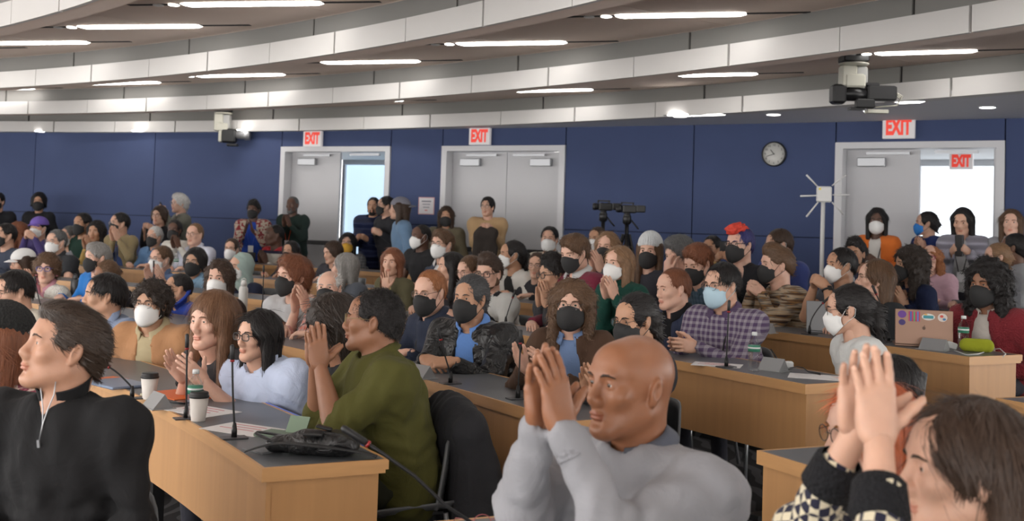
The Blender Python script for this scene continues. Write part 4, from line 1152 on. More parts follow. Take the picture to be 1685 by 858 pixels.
def drape(col, name='coat', label=None):
    def ex(i):           # a coat held over the forearms: a thing of its own
        c = (i['W'][1] + i['W'][-1]) / 2; c = c + np.array((0, -.05, -.06)); f = Field(c - np.array((.26, .2, .5)), c + np.array((.26, .2, .2)), .014)
        f.ell(c, (.14, .08, .06), 0); f.cap(c + np.array((-.05, 0, 0)), c + np.array((-.09, -.02, -.34)), .08, .06, .06, ax=(0, 1, 0), sq=.6); f.cap(c + np.array((.07, 0, 0)), c + np.array((.08, -.03, -.28)), .08, .07, .06, ax=(0, 1, 0), sq=.6)
        X, Y, Z = f.xyz((slice(None),) * 3); f.D = f.D + (.009 * noise3(X * 1.4, Y, Z * .6, 45, 2)).astype(np.float32); V, F = f.mesh()
        o = mk(name, V @ i['Rb'].T, F, cloth(col), None, props=dict(label=label, category='coat')); o.location = Vector([float(q) for q in i['base']])
    return ex
K = (.022, .022, .023); WM = (.80, .80, .79)
def pp(x, htop, chin, row, label, **k):
    person(x, (htop + chin) / 2 + 1, chin - htop, row, label, **k)
# ---------------------------------------------------------------- back: people standing along the wall
pp(-4, 316, 346, 17.5, 'standing person in a dark jacket cut by the left picture edge', stand=True, skin='light', hair=('short', 'black'), mask='flat', mcol=K, top=(.02, .02, .024), hyaw=20, pose='down', byaw=10)
pp(64, 317, 346, 17.6, 'standing person in black with a black mask leaning against the blue wall', stand=True, skin='tan', hair=('bob', 'black'), mask='flat', mcol=K, top=(.02, .02, .023), hyaw=10, pose='down', byaw=15, fem=True)
pp(262, 339, 370, 15.6, 'standing person in a black jacket with glasses beside the one pointing a phone', stand=True, skin='light', hair=('bob', 'dkbrown'), glasses='thin', top=(.02, .02, .024), inner=(.3, .3, .3), open_=.2, hyaw=30, pose='hold', hands=(245, 377), byaw=35, fem=True)
pp(295, 320, 349, 16.0, 'standing person in a grey-green cardigan reaching both arms forward to hold a phone', stand=True, skin='fair', hair=('fluffy', 'white'), glasses='thin', top=(.16, .16, .13), hyaw=60, byaw=75, pose='hold', hands=(270, 347), hoff=.5, extra=hold_box((.075, .01, .15), K, 'black phone held up by the person in the grey-green cardigan', 'phone', 'phone'))
pp(417, 331, 359, 15.3, 'standing person in a red and cream patterned cardigan over blue, black mask', stand=True, skin='dark', hair=('curlytop', 'black'), mask='flat', mcol=K, top=(.55, .47, .38), tk='speckle', tc2=(.30, .04, .05), inner=(.03, .08, .42), open_=.28, hyaw=15, byaw=10, pose='clap', hands=(409, 370), extra=lanyard((.05, .1, .5)), build=1.15, fem=True)
pp(481, 323, 351, 15.3, 'standing person in a dark green jacket with an orange strap by the grey door', stand=True, skin='dark', hair=('buzz', 'salt'), top=(.02, .035, .03), hyaw=25, byaw=35, pose='clap', hands=(470, 362), extra=lanyard((.55, .08, .03)), pants=(.4, .32, .2), beard='salt')
pp(614, 325, 354, 14.8, 'standing person in a navy puffer jacket and mustard trousers in the open doorway', stand=True, skin='olive', hair=('short', 'black'), beard='black', top=(.018, .025, .07), tk='puffer', hyaw=10, byaw=20, pose='hold', hands=(596, 395), pants=(.45, .27, .03))
pp(634, 323, 354, 14.5, 'standing person in dark grey with a black mask, facing left in the doorway', stand=True, skin='light', hair=('short', 'black'), mask='flat', mcol=K, glasses='thin', top=(.03, .03, .035), hyaw=70, byaw=60, pose='hold', hands=(622, 385))
pp(657, 326, 360, 13.9, 'standing person in a denim jacket and a grey cap turned backwards', stand=True, hat=True, skin='light', hair=('shoulder', 'dkbrown'), top=(.16, .26, .40), hyaw=95, byaw=80, pose='down', pants=(.02, .02, .03), extra=many(cap_hat((.2, .2, .24), True), backpack((.06, .04, .09))))
pp(734, 342, 370, 13.9, 'standing person in an olive jacket with a black mask by the door frame', stand=True, skin='tan', hair=('longwavy', 'dkbrown'), mask='flat', mcol=K, top=(.15, .13, .085), hyaw=5, byaw=10, pose='down', fem=True, build=1.1, inner=(.1, .1, .09), open_=.1)
pp(802, 325, 355, 13.7, 'standing person in a tan sweater holding a dark coat before the closed door', stand=True, skin='light', hair=('fringe', 'black'), glasses='thin', top=(.45, .30, .16), hyaw=20, byaw=10, pose='hold', hands=(800, 378), hoff=.25, extra=drape((.045, .037, .033), 'coat', 'dark brown coat draped over the arms of the person in the tan sweater'))
pp(1443, 343, 384, 11.4, 'standing person in an orange cardigan over a white top with a white mask', stand=True, skin='dark', hair=('shoulder', 'black'), mask='kn', mcol=WM, top=(.68, .17, .03), inner=(.62, .6, .57), open_=.6, hyaw=5, byaw=20, pose='clasp', hands=(1428, 425), fem=True, extra=many(necklace_strap((.05, .05, .05)), earrings((.5, .35, .1)), watch(1)))
pp(1524, 349, 386, 11.5, 'standing person in navy with a bright blue mask, facing left', stand=True, skin='light', hair=('tied', 'black'), mask='kn', mcol=(.03, .22, .65), top=(.015, .03, .12), hyaw=80, byaw=50, pose='clap', hands=(1512, 400), fem=True)
pp(1584, 343, 386, 10.9, 'standing person in a lavender puffer jacket with a dark fur collar holding a black bottle', stand=True, skin='light', hair=('long', 'black'), top=(.36, .35, .42), tk='puffer', hyaw=15, hp=-12, byaw=10, pose='hold', hands=(1580, 415), fem=True, inner=(.5, .5, .5), open_=.15,
   extra=many(puffcollar((.02, .02, .022)), lanyard((.1, .1, .1)), hold_box((.07, .07, .2), K, 'black bottle held by the person in the lavender puffer jacket', 'bottle', 'held_bottle', off=(0, -.04, .06), tilt=(.1, 0, 0))))
pp(1664, 345, 388, 10.7, 'standing person with long brown hair and a white collar at the right edge', stand=True, skin='fair', hair=('long', 'brown'), top=(.32, .32, .35), inner=(.7, .7, .7), collar='shirt', hyaw=5, byaw=5, pose='down', fem=True)
# ---------------------------------------------------------------- rear rows, left half
pp(8, 368, 406, 'C', 'seated person in slate blue with a black mask at the far left edge', skin='light', hair=('short', 'black'), mask='flat', mcol=K, top=(.05, .06, .09), hyaw=55)
pp(27, 366, 400, 'D', 'seated person with long auburn hair seen from behind at the far left', skin='fair', hair=('longwavy', 'auburn'), top=(.14, .04, .06), hyaw=110, fem=True)
pp(63, 358, 392, 'D', 'seated person in a purple cap and purple sweater, hands clasped, white mask', hat=True, skin='light', hair=('short', 'black'), mask='kn', mcol=WM, top=(.06, .045, .15), hyaw=35, pose='clasp', hands=(46, 386), extra=cap_hat((.16, .1, .42)))
pp(92, 378, 417, 'C', 'seated person in a charcoal polo shirt with glasses and a white mask', skin='fair', hair=('short', 'salt'), glasses='thin', mask='kn', mcol=WM, top=(.03, .032, .036), sleeve='short', collar='shirt', hyaw=40, build=1.15)
pp(113, 372, 406, 'D', 'seated person in a grey shirt with a white mask behind the charcoal polo', skin='light', hair=('short', 'salt'), mask='kn', mcol=WM, top=(.22, .22, .24), hyaw=50)
pp(135, 351, 386, 'D', 'seated person in dark green with a black mask near the left wall', skin='tan', hair=('short', 'black'), mask='flat', mcol=K, top=(.015, .04, .03), hyaw=40)
pp(158, 364, 399, 'D', 'seated person in a mustard top with long dark hair, one hand raised', skin='tan', hair=('longwavy', 'black'), top=(.42, .28, .09), hyaw=25, pose='clap', hands=(142, 398), fem=True)
pp(196, 350, 384, 'D', 'seated person in a khaki jacket clapping, black mask, facing left', skin='light', hair=('short', 'black'), glasses='thin', mask='flat', mcol=K, top=(.28, .22, .12), hyaw=60, pose='clap', hands=(187, 384), inner=(.05, .08, .2), open_=.12)
pp(254, 373, 405, 'D', 'seated person in a denim blue shirt with a black mask, grey hair', skin='light', hair=('short', 'white'), glasses='thin', mask='flat', mcol=K, top=(.10, .19, .34), hyaw=35, collar='shirt', extra=lanyard((.05, .1, .4)))
pp(287, 362, 394, 'D', 'seated person in a white top with hands pressed before the mouth', skin='dark', hair=('tied', 'black'), mask='flat', mcol=K, top=(.62, .6, .55), hyaw=20, pose='clap', hands=(287, 396), fem=True)
pp(320, 366, 405, 'D', 'seated smiling person in a pale striped dress shirt with glasses', skin='fair', hair=('crop', 'ltbrown'), glasses='thin', top=(.62, .64, .74), collar='shirt', hyaw=30, hs=1.07, build=1.15)
pp(451, 369, 404, 'E', 'seated person in a white sweater with red and navy chest stripes, facing left', skin='dark', hair=('buzz', 'black'), top=(.68, .66, .6), tk='chest_stripe', tc2=(.5, .03, .04), hyaw=65, pose='clap', hands=(431, 424), byaw=50)
pp(381, 393, 426, 'D', 'seated person with hair tied back and a white mask behind the green headscarf', skin='light', hair=('tied', 'dkbrown'), glasses='thin', mask='kn', mcol=WM, top=(.1, .1, .12), hyaw=20, fem=True)
pp(478, 398, 430, 'D', 'seated person in black with a black mask below the dark green jacket', skin='olive', hair=('long', 'black'), mask='flat', mcol=K, top=(.03, .03, .035), hyaw=30, fem=True)
pp(36, 411, 453, 'B', 'seated person in a white cap and pink top, hands raised', hat=True, skin='light', hair=('shoulder', 'dkbrown'), glasses='thin', top=(.5, .22, .28), hyaw=60, hp=-8, pose='clap', hands=(45, 455), fem=True, extra=cap_hat((.66, .66, .66)))
pp(77, 418, 466, 'B', 'seated person in a white jacket with blue glasses and pink earrings', skin='fair', hair=('wavybob', 'brown'), glasses='thick', gcol=(.05, .06, .28), top=(.66, .65, .6), tk='speckle', tc2=(.62, .58, .54), hyaw=15, fem=True, inner=(.5, .25, .3), open_=.15, collar='shirt', extra=earrings((.8, .3, .4)))
pp(159, 402, 446, 'B', 'seated person in a bright blue sweater with a black mask and grey hair', skin='fair', hair=('messy', 'grey'), mask='kn', mcol=K, top=(.02, .16, .48), hyaw=55)
pp(175, 433, 470, 'B', 'seated person in a dark jacket with a blue lanyard looking down', skin='brown', hair=('tied', 'brown'), top=(.02, .02, .025), hyaw=60, hp=-15, extra=lanyard((.03, .2, .6), False), fem=True, lean=.3)
pp(264, 404, 448, 'C', 'seated person in a slate blue shirt with a red lanyard, white mask, hands up', skin='fair', hair=('short', 'brown'), glasses='thin', mask='kn', mcol=WM, top=(.10, .15, .27), collar='shirt', hyaw=45, pose='clap', sep=.10, hands=(252, 450), hoff=.35, extra=lanyard((.6, .03, .04), False))
pp(321, 409, 453, 'C', 'seated person in a light denim shirt with glasses and a black mask', skin='olive', hair=('bob', 'black'), glasses='thin', mask='kn', mcol=K, top=(.22, .36, .50), collar='shirt', hyaw=25, fem=True)
pp(293, 454, 494, 'B', 'seated person in a royal blue jacket facing left behind the tan jacket', skin='tan', hair=('crop', 'black'), top=(.02, .05, .30), hyaw=80, collar='hood')
pp(361, 430, 487, 'B', 'seated person in a sleeveless black top with a white mask and long brown hair', skin='fair', hair=('longwavy', 'dkbrown'), mask='kn', mcol=WM, top=(.03, .02, .02), sleeve='none', hyaw=20, fem=True, pose='lap')
pp(396, 417, 462, 'C', 'seated person in a sage green headscarf and navy coat with a white mask', skin='light', mask='kn', mcol=WM, top=(.02, .025, .05), hyaw=50, fem=True, extra=hijab((.30, .38, .35)))
pp(482, 423, 486, 'B', 'seated person in a pale grey shirt clapping, black mask, facing left', skin='fair', hair=('fluffy', 'auburn'), mask='kn', mcol=K, top=(.45, .45, .46), hyaw=50, pose='clap', hands=(492, 493), sep=.05, hoff=.22, byaw=35, sleeve='short', extra=necklace_strap((.02, .02, .02)))
pp(547, 398, 432, 'D', 'seated person with short dark hair left of the yellow mask', skin='light', hair=('bob', 'dkbrown'), top=(.05, .05, .06), hyaw=55, hp=-10)
pp(572, 383, 416, 'E', 'seated person in dark grey plaid with a yellow mask', skin='light', hair=('shoulder', 'black'), glasses='thin', mask='flat', mcol=(.75, .42, .05), top=(.07, .07, .075), tk='plaid', tc2=(.15, .15, .15), hyaw=10, byaw=20, fem=True)
pp(567, 417, 462, 'C', 'seated person with long grey hair and a slate sweater seen from behind', skin='fair', hair=('shoulder', 'grey'), top=(.08, .09, .11), hyaw=105, fem=True)
pp(541, 445, 501, 'B', 'seated balding person in a coral plaid shirt with a black mask', skin='fair', hair=('balding', 'white'), mask='flat', mcol=K, top=(.55, .18, .13), tk='plaid', tc2=(.5, .35, .33), hyaw=15, collar='shirt', build=1.1)
pp(645, 411, 452, 'C', 'seated smiling person in a dark and yellow jacket raising an open hand', skin='light', hair=('shoulder', 'auburn'), top=(.10, .09, .05), inner=(.5, .42, .18), open_=.3, hyaw=20, fem=True, handR=(636, 476, .25, (-.1, -.1, 1), (.5, -.9, .1), 'spread'))
pp(692, 370, 408, 'D', 'seated person in a black short-sleeved shirt with a white mask, facing left', skin='dark', hair=('buzz', 'black'), mask='kn', mcol=WM, top=(.02, .02, .022), sleeve='short', hyaw=55)
pp(727, 379, 424, 'D', 'seated person in a navy sweater with glasses and a white mask behind the white bottle', skin='fair', hair=('messy', 'brown'), glasses='thin', mask='kn', mcol=WM, top=(.05, .06, .085), collar='shirt', inner=(.6, .6, .6), open_=.1, hyaw=35)
pp(741, 417, 462, 'C', 'seated person with long black hair in profile, black top', skin='light', hair=('long', 'black'), top=(.025, .022, .025), hyaw=70, fem=True)
pp(772, 426, 466, 'C', 'seated person with glasses half hidden behind the leather jacket', skin='fair', hair=('short', 'brown'), glasses='thin', top=(.1, .1, .12), hyaw=45, hp=-10)
pp(804, 421, 478, 'C', 'seated person in thick black glasses and a black vest over pale sleeves', skin='fair', hair=('quiff', 'dkbrown'), glasses='thick', top=(.50, .50, .48), inner=None, hyaw=25, beard='brown', hp=-5, extra=lambda i: vest(i, (.02, .02, .025)))
pp(842, 397, 441, 'D', 'seated person in a white blouse with a ponytail and white mask, facing left', skin='tan', hair=('pony', 'black'), mask='kn', mcol=WM, top=(.62, .6, .56), inner=(.02, .02, .02), open_=.2, hyaw=70, fem=True, hs=1.07)
# ---------------------------------------------------------------- rear rows, right half
pp(904, 373, 413, 'E', 'seated person in a cream sweater with a white mask before the closed door', skin='light', hair=('short', 'black'), mask='kn', mcol=WM, top=(.62, .57, .46), hyaw=10, byaw=20)
pp(883, 418, 456, 'D', 'seated person in black with glasses behind the curly-haired clapper', skin='light', hair=('tied', 'dkbrown'), glasses='thin', top=(.03, .03, .035), hyaw=15, fem=True)
pp(945, 388, 444, 'C', 'seated person in a burgundy shirt with a black mask and a brown beard', skin='fair', hair=('messy', 'brown'), mask='flat', mcol=K, top=(.17, .022, .045), inner=(.5, .5, .5), open_=.08, hyaw=40, hp=-15, collar='shirt')
pp(982, 374, 412, 'E', 'seated person with a white mask half hidden behind long light hair', skin='tan', hair=('tied', 'dkbrown'), mask='kn', mcol=WM, top=(.05, .05, .05), hyaw=30, fem=True)
pp(999, 381, 432, 'D', 'seated person with long light brown hair and a black mask clapping', skin='fair', hair=('long', 'ltbrown'), mask='flat', mcol=K, top=(.09, .09, .1), hyaw=20, pose='clap', hands=(979, 430), fem=False, hs=1.07)
pp(1017, 407, 460, 'C', 'seated person in a dark green turtleneck with a white mask clapping', skin='fair', hair=('long', 'ltbrown'), mask='kn', mcol=WM, top=(.012, .06, .045), collar='roll', hyaw=40, pose='clap', hands=(999, 470), fem=True, hoff=.33)
pp(1069, 388, 440, 'D', 'seated person in a light grey beanie with a black mask and red lanyard', hat=True, skin='fair', hair=('long', 'brown'), mask='flat', mcol=K, top=(.04, .04, .05), hyaw=15, extra=many(beanie((.55, .57, .58)), lanyard((.6, .04, .04), False)))
pp(1117, 390, 446, 'D', 'seated person in a coral shirt covering the face with one hand', skin='fair', hair=('fluffy', 'salt'), top=(.58, .20, .17), hyaw=45, hp=-15, handR=(1108, 448, .18, (-.15, .1, 1), (.1, .9, .3), 'relax'), handL=(1098, 450, .25, (-.1, .1, 1), (.2, .9, .3), 'relax'))
pp(1148, 403, 464, 'D', 'seated person in a dark teal plaid shirt with a black mask looking down', ro=.3, pose='lap', skin='fair', hair=('messy', 'auburn'), mask='kn', mcol=K, top=(.04, .08, .11), tk='plaid', tc2=(.08, .12, .17), hyaw=35, hp=-18, collar='shirt')
pp(1171, 391, 427, 'E', 'seated person in a tan shirt holding up a phone', skin='tan', hair=('short', 'black'), beard='black', top=(.42, .28, .12), hyaw=25, pose='hold', hands=(1192, 428), byaw=15, extra=hold_box((.08, .01, .16), K, 'black phone held up beside the red and blue dyed hair', 'phone', 'phone', off=(0, -.02, .09), tilt=(.1, 0, 0)))
pp(1217, 377, 428, 'D', 'seated person in a black T-shirt with red and blue dyed hair, black mask', skin='fair', hair=('short', 'blue'), glasses='thick', mask='kn', mcol=K, top=(.015, .015, .018), sleeve='short', collar='scoop', hyaw=35, hs=1.07, extra=lambda i: crest(i))
pp(1281, 380, 424, 'E', 'seated person in a blue suit jacket turned away to the left', skin='light', hair=('short', 'dkbrown'), mask='kn', mcol=WM, top=(.05, .07, .22), collar='shirt', inner=(.65, .65, .68), hyaw=65, hp=-10, hs=1.05)
pp(1277, 407, 466, 'D', 'seated person in a striped brown sweater with hands clasped at the chin', skin='fair', hair=('quiff', 'brown'), mask='kn', mcol=K, top=(.30, .16, .06), tk='stripes', tc2=(.45, .36, .26), hyaw=65, pose='clasp', hands=(1238, 474), hoff=.25, byaw=55, extra=watch(1), build=1.05)
pp(1383, 410, 463, 'D', 'seated person in a grey shirt with hands folded before a white mask', skin='tan', hair=('short', 'black'), mask='kn', mcol=WM, top=(.08, .085, .1), hyaw=55, pose='clasp', hands=(1342, 462), hoff=.3, byaw=55, sleeve='short', extra=watch(1))
pp(1407, 394, 440, 'E', 'seated bearded person in a navy top below the orange cardigan', skin='tan', hair=('curlytop', 'black'), beard='black', top=(.03, .05, .14), hyaw=15, byaw=35, inner=(.5, .52, .56), open_=.06)
pp(1439, 430, 490, 'D', 'seated person in a black blazer with glasses and long tied hair, facing left', skin='fair', hair=('longback', 'brown'), glasses='thin', top=(.03, .033, .037), inner=(.012, .012, .014), open_=.22, hyaw=75, hp=5, fem=True, byaw=55, hs=1.05)
pp(1497, 410, 462, 'E', 'seated person in navy with dark wavy hair and a black mask, hands raised', skin='olive', hair=('longcurly', 'soft'), mask='flat', mcol=K, top=(.012, .018, .05), hyaw=65, pose='clap', hands=(1478, 487), fem=True, byaw=60, hs=1.05)
pp(1531, 402, 446, 10.2, 'seated person in a pink sweater with curly ginger hair', skin='fair', hair=('longcurly', 'ginger'), glasses='thick', gcol=(.4, .06, .15), top=(.62, .40, .47), hyaw=10, byaw=20, fem=True, hairs=(.95, .95, .7), fz=.28)
pp(1640, 402, 444, 9.6, 'seated person with light brown hair tied back beside the red coat', skin='fair', hair=('tied', 'ltbrown'), glasses='thin', top=(.12, .12, .13), hyaw=70, byaw=60, fem=True, fz=.28)
pp(1668, 385, 430, 10.2, 'seated person with a dark bun at the right picture edge', skin='deep', hair=('tied', 'black'), top=(.35, .36, .38), hyaw=100, byaw=60, fem=True, fz=.28)
pp(1624, 432, 502, 'D', 'seated person in a dark red coat over a plaid scarf with a black mask', skin='brown', hair=('longcurly', 'black'), mask='kn', mcol=K, top=(.20, .022, .03), tk='knit', inner=(.5, .46, .42), open_=.22, collar='lapel', hyaw=30, fem=True, byaw=30, build=1.35, hs=1.07, pose='lap', hp=-5)
# ---------------------------------------------------------------- middle rows
pp(707, 446, 515, 'B', 'seated person in a navy shirt with glasses and a black mask beside the leather jacket', skin='fair', hair=('crop', 'ginger'), glasses='thin', mask='kn', mcol=K, top=(.025, .032, .055), collar='shirt', hyaw=35, hp=-8, extra=necklace_strap((.02, .02, .02)))
pp(774, 455, 528, 'B', 'seated person in a black leather jacket over a blue shirt with hands folded', ro=0.50, skin='tan', hair=('tied', (.05, .05, .052)), mask='kn', mcol=K, top=(.012, .012, .013), tk='leather', inner=(.12, .25, .58), open_=.18, collar='lapel', hyaw=32, hands=(716, 594), pose='desk', hoff=.36, build=1.25, byaw=30, lod=0, hairs=(1, 1.02, 1.02))
pp(912, 424, 484, 'C', 'seated person in a charcoal jacket with round glasses and hands at the mouth', skin='olive', hair=('curlytop', 'black'), glasses='thick', beard='black', top=(.045, .045, .05), hyaw=60, pose='clap', hands=(893, 484), fdir=(0, -.2, 1), hoff=.17, byaw=55, hairs=(1, 1, 1.05))
pp(941, 464, 540, 'B', 'seated person in a brown blazer with long wavy hair and a black mask', skin='fair', hair=('longwavy', 'brown'), glasses='thin', mask='kn', mcol=K, top=(.075, .042, .027), inner=(.16, .24, .42), open_=.22, collar='lapel', hyaw=8, fem=True, byaw=15, pose='clap', hands=(868, 588), hoff=.32, sep=.06, fdir=(-.3, -.4, .5), lod=0, hairs=(1.12, 1.05, 1.0))
pp(1045, 490, 562, 'B', 'seated person in black with glasses and a black mask behind the bald head', nolean=True, lean=-.02, skin='tan', hair=('pony', 'black'), glasses='thin', mask='kn', mcol=K, top=(.03, .03, .035), hyaw=45, hp=-8, fem=True, pose='clap', hands=(970, 622), hoff=.3, lod=0)
pp(1107, 443, 507, 'C', 'seated person in a dark navy shirt without mask, in profile beside the plaid shirt', skin='fair', hair=('crop', 'auburn'), top=(.03, .038, .07), collar='shirt', inner=(.01, .01, .012), open_=.08, hyaw=55, hp=-6)
pp(1187, 434, 504, 'C', 'seated person in a purple plaid shirt with a pale blue surgical mask', skin='light', hair=('short', 'black'), glasses='thin', mask='flat', mcol=(.45, .62, .72), top=(.085, .055, .115), tk='plaid', tc2=(.30, .27, .31), collar='shirt', hyaw=42, hp=-5, byaw=30, pose='clap', hands=(1118, 568), hoff=.36, fdir=(-.1, -.9, .1), lod=0, extra=necklace_strap((.02, .02, .02)), build=1.1)
pp(1396, 470, 548, 'C', 'seated person in a white blouse with a ponytail, glasses and white mask, turned left', build=1.15, skin='light', hair=('pony', 'black'), glasses='thin', mask='kn', mcol=WM, top=(.60, .61, .60), hyaw=88, hp=-8, byaw=70, fem=True, lod=0, pose='lap')
pp(1463, 590, 690, 4.3, 'seated person with cropped black hair hidden behind the clapping hands', pose='lap', skin='tan', hair=('short', 'black'), top=(.03, .03, .03), hyaw=60, byaw=60, hs=.97, lean=.2, fz=.07, hp=-8)
# ---------------------------------------------------------------- front row behind the long desk
pp(22, 445, 513, 'A', 'seated person in a cream sweater over an orange roll neck, facing left', pose='lap', ro=0.30, skin='light', hair=('short', 'black'), glasses='thin', top=(.60, .55, .46), inner=(.42, .12, .04), hyaw=62, hp=-10, lod=0, extra=lambda i: roll(i, (.42, .12, .04)))
pp(171, 452, 521, 'A', 'seated person in a blue-grey dress shirt in profile, facing left', pose='lap', ro=0.42, skin='olive', hair=('short', 'black'), top=(.20, .25, .36), collar='shirt', hyaw=82, lod=0, build=1.15, byaw=60, brow=HR['black'])
pp(249, 466, 534, 'A', 'seated person in a tan work jacket with curly hair and a white mask', pose='lap', ro=0.50, skin='olive', hair=('curly', 'soft'), glasses='thin', mask='kn', mcol=WM, beard='black', top=(.38, .195, .095), inner=(.4, .33, .2), open_=.16, collar='lapel', hyaw=28, lod=0, build=1.25, byaw=35, hairs=(1, 1, .95))
pp(349, 482, 576, 'A', 'seated person in a black T-shirt with long light brown hair, hands apart mid clap', ro=0.33, skin='fair', hair=('longbang', (.16, .082, .045)), top=(.035, .033, .035), sleeve='short', hyaw=42, fem=True, lod=0, pose='clap', hands=(300, 605), hoff=.3, sep=.06, fdir=(-.3, -.5, .6), hairs=(1.05, 1.05, 1.08), hs=1.05, byaw=45)
pp(424, 514, 592, 'A', 'seated person in a pale blue oversized shirt with black hair and glasses', ro=0.45, skin='light', hair=('shoulder', 'black'), glasses='thick', top=(.50, .57, .74), collar='shirt', hyaw=48, fem=True, lod=0, build=1.45, pose='lap', byaw=45, extra=necklace_strap((.02, .02, .02)))
pp(548, 498, 580, 'A', 'seated person with long dark braided locs behind the clapping hands', ro=0.60, skin='brown', hair=('locs', 'soft'), top=(.02, .02, .022), hyaw=70, hp=-25, lod=0, lean=.25, pose='lap', hairs=(1.15, 1.1, 1.1))
pp(613, 479, 577, 'A', 'seated person in an olive pullover clapping at the end of the front desk', ro=0.60, skin='brown', hair=('tight', 'black'), glasses='thin', gcol=(.25, .18, .08), slv=.19, top=(.075, .072, .018), collar='shirt', hyaw=95, hp=3, byaw=75, lod=0, build=1.3, pose='clap', hands=(520, 566), hoff=.3, fdir=(.0, -.12, 1), sep=.045, pants=(.03, .032, .02), elb=(.5, .2, -1), lean=.02)
# ---------------------------------------------------------------- nearest people
pp(-10, 505, 640, 3.9, 'seated person in a maroon and cream knit cardigan cut by the left edge', hat=True, skin='fair', hair=('shoulder', 'auburn'), top=(.25, .04, .07), tk='speckle', tc2=(.62, .48, .42), hyaw=70, fem=True, lod=0, byaw=60, pose='lap', hs=1.0, extra=many(necklace_strap((.6, .03, .03)), beanie((.02, .02, .02))), build=1.2)
pp(106, 508, 640, 3.4, 'seated person in a black quarter-zip sweater looking up to the left', skin='warm', hair=('swept', (.035, .022, .015)), hairs=(.98, .97, .98), top=(.012, .012, .013), collar='zip', hyaw=74, hp=12, lod=0, byaw=35, build=1.05, pose='lap', hs=1.02, brow=HR['dkbrown'], beard=None, extra=lambda i: zipper(i))
pp(1037, 553, 716, 2.8, 'seated bald person in a grey sweater clapping in the foreground', skin='bald', hyaw=50, hp=2, byaw=42, lod=0, build=1.25, top=(.27, .27, .29), collar='shirt', inner=(.09, .10, .13), pose='clap', hands=(900, 640), hoff=.33, fdir=(-.12, -.10, 1), sep=.038, hs=1.05, brow=(.03, .02, .015), elb=(.45, .1, -1), lean=.10, fz=0.0, extra=lambda i: rib_cuffs(i, (.25, .25, .27)))
pp(1428, 636, 786, 2.95, 'seated person with long orange hair and glasses behind the raised hands', skin='fair', hair=('long', 'orange'), glasses='thin', top=(.02, .02, .022), hyaw=60, hp=-5, fem=True, lod=0, byaw=60, pose='lap', hs=1.0, fz=0.0)
pp(1585, 668, 880, 2.15, 'seated person in a black and cream houndstooth jacket clapping at lower right', skin='light', slv=.1, hair=('longback', 'dkbrown'), top=(.62, .55, .40), tk='houndstooth', tc2=(.02, .02, .04), hyaw=68, hp=0, fem=True, lod=0, byaw=62, pose='clap', hands=(1425, 640), hoff=.30, fdir=(0, -.05, 1), sep=.05, hs=1.02, fz=0.0, elb=(.5, .1, -1), extra=lambda i: cuffs(i))
# ---------------------------------------------------------------- chairs
GREYP = plain('grey_chair_shell', (.10, .105, .11), .4); CHAIRB = plain('chair_black', (.018, .018, .02), .5)
def chair_proto():
    root = empty('chair', (0, 0, 0))
    f = lambda u, v: ((u - .5) * .46 * (1 - .08 * v), -.22 + .42 * v, .445 - .012 * math.sin(v * 3.1) + .05 * (abs(u - .5) * 2) ** 4 - .03 * (1 - v) ** 4)
    V, F = sheet(f, 10, 8, .01); mk('seat', V, F, GREYP, root)
    f = lambda u, v: ((u - .5) * (.43 - .07 * v * v), .17 + .05 * v - .075 * (abs(u - .5) * 2) ** 2.2,   .46 + .30 * v - .05 * (abs(u - .5) * 2) ** 5 * v)
    V, F = sheet(f, 12, 8, .012); mk('backrest', V, F, GREYP, root)
    for sx in (-1, 1):
        for sy in (-1, 1):
            m = MB(); m.tube([(sx * .18, sy * .15, .44), (sx * .21, sy * .22, .012)], .011, 6); m.build('leg', ALU, root)
    m = MB(); m.box((0, 0, .434), (.3, .3, .012)); m.build('seat_frame', CHAIRB, root)
    return root
CP = chair_proto(); CH = list(CP.children); first = True
special = {'black quarter-zip': 'grey shell chair under the person in the black quarter-zip sweater', 'bald person': 'grey shell chair under the bald person in the grey sweater', 'plaid shirt with a pale': 'grey shell chair behind the person in the purple plaid shirt', 'olive pullover': 'grey shell chair with the black jacket hung over it', 'white blouse with a ponytail, glasses': 'grey shell chair under the person in the white blouse at the desk end'}
for i in PEOPLE:
    if i['stand']: continue
    r = CP if first else CP.copy()
    if not first:
        COL.objects.link(r)
        for ch in CH: c = ch.copy(); COL.objects.link(c); c.parent = r
    first = False
    r.location = Vector([float(q) for q in i['base']]); r.rotation_euler = (0, 0, i['byw'])
    lb = [v for k_, v in special.items() if k_ in i['root']['label']]
    wd = i['root']['label'].replace('seated ', '').split()[:11]
    while wd[-1].strip(',') in ('a', 'an', 'the', 'and', 'with', 'in', 'of', 'at', 'over', 'by', 'before', 'behind', 'beside', 'below', 'between', 'to', 'than', 'from', 'left', 'black', 'white', 'red', 'long', 'tall'): wd.pop()
    lb = lb or ['grey shell chair under the ' + ' '.join(wd).strip(',')]
    setp(r, label=lb[0], category='chair', group='audience chairs')
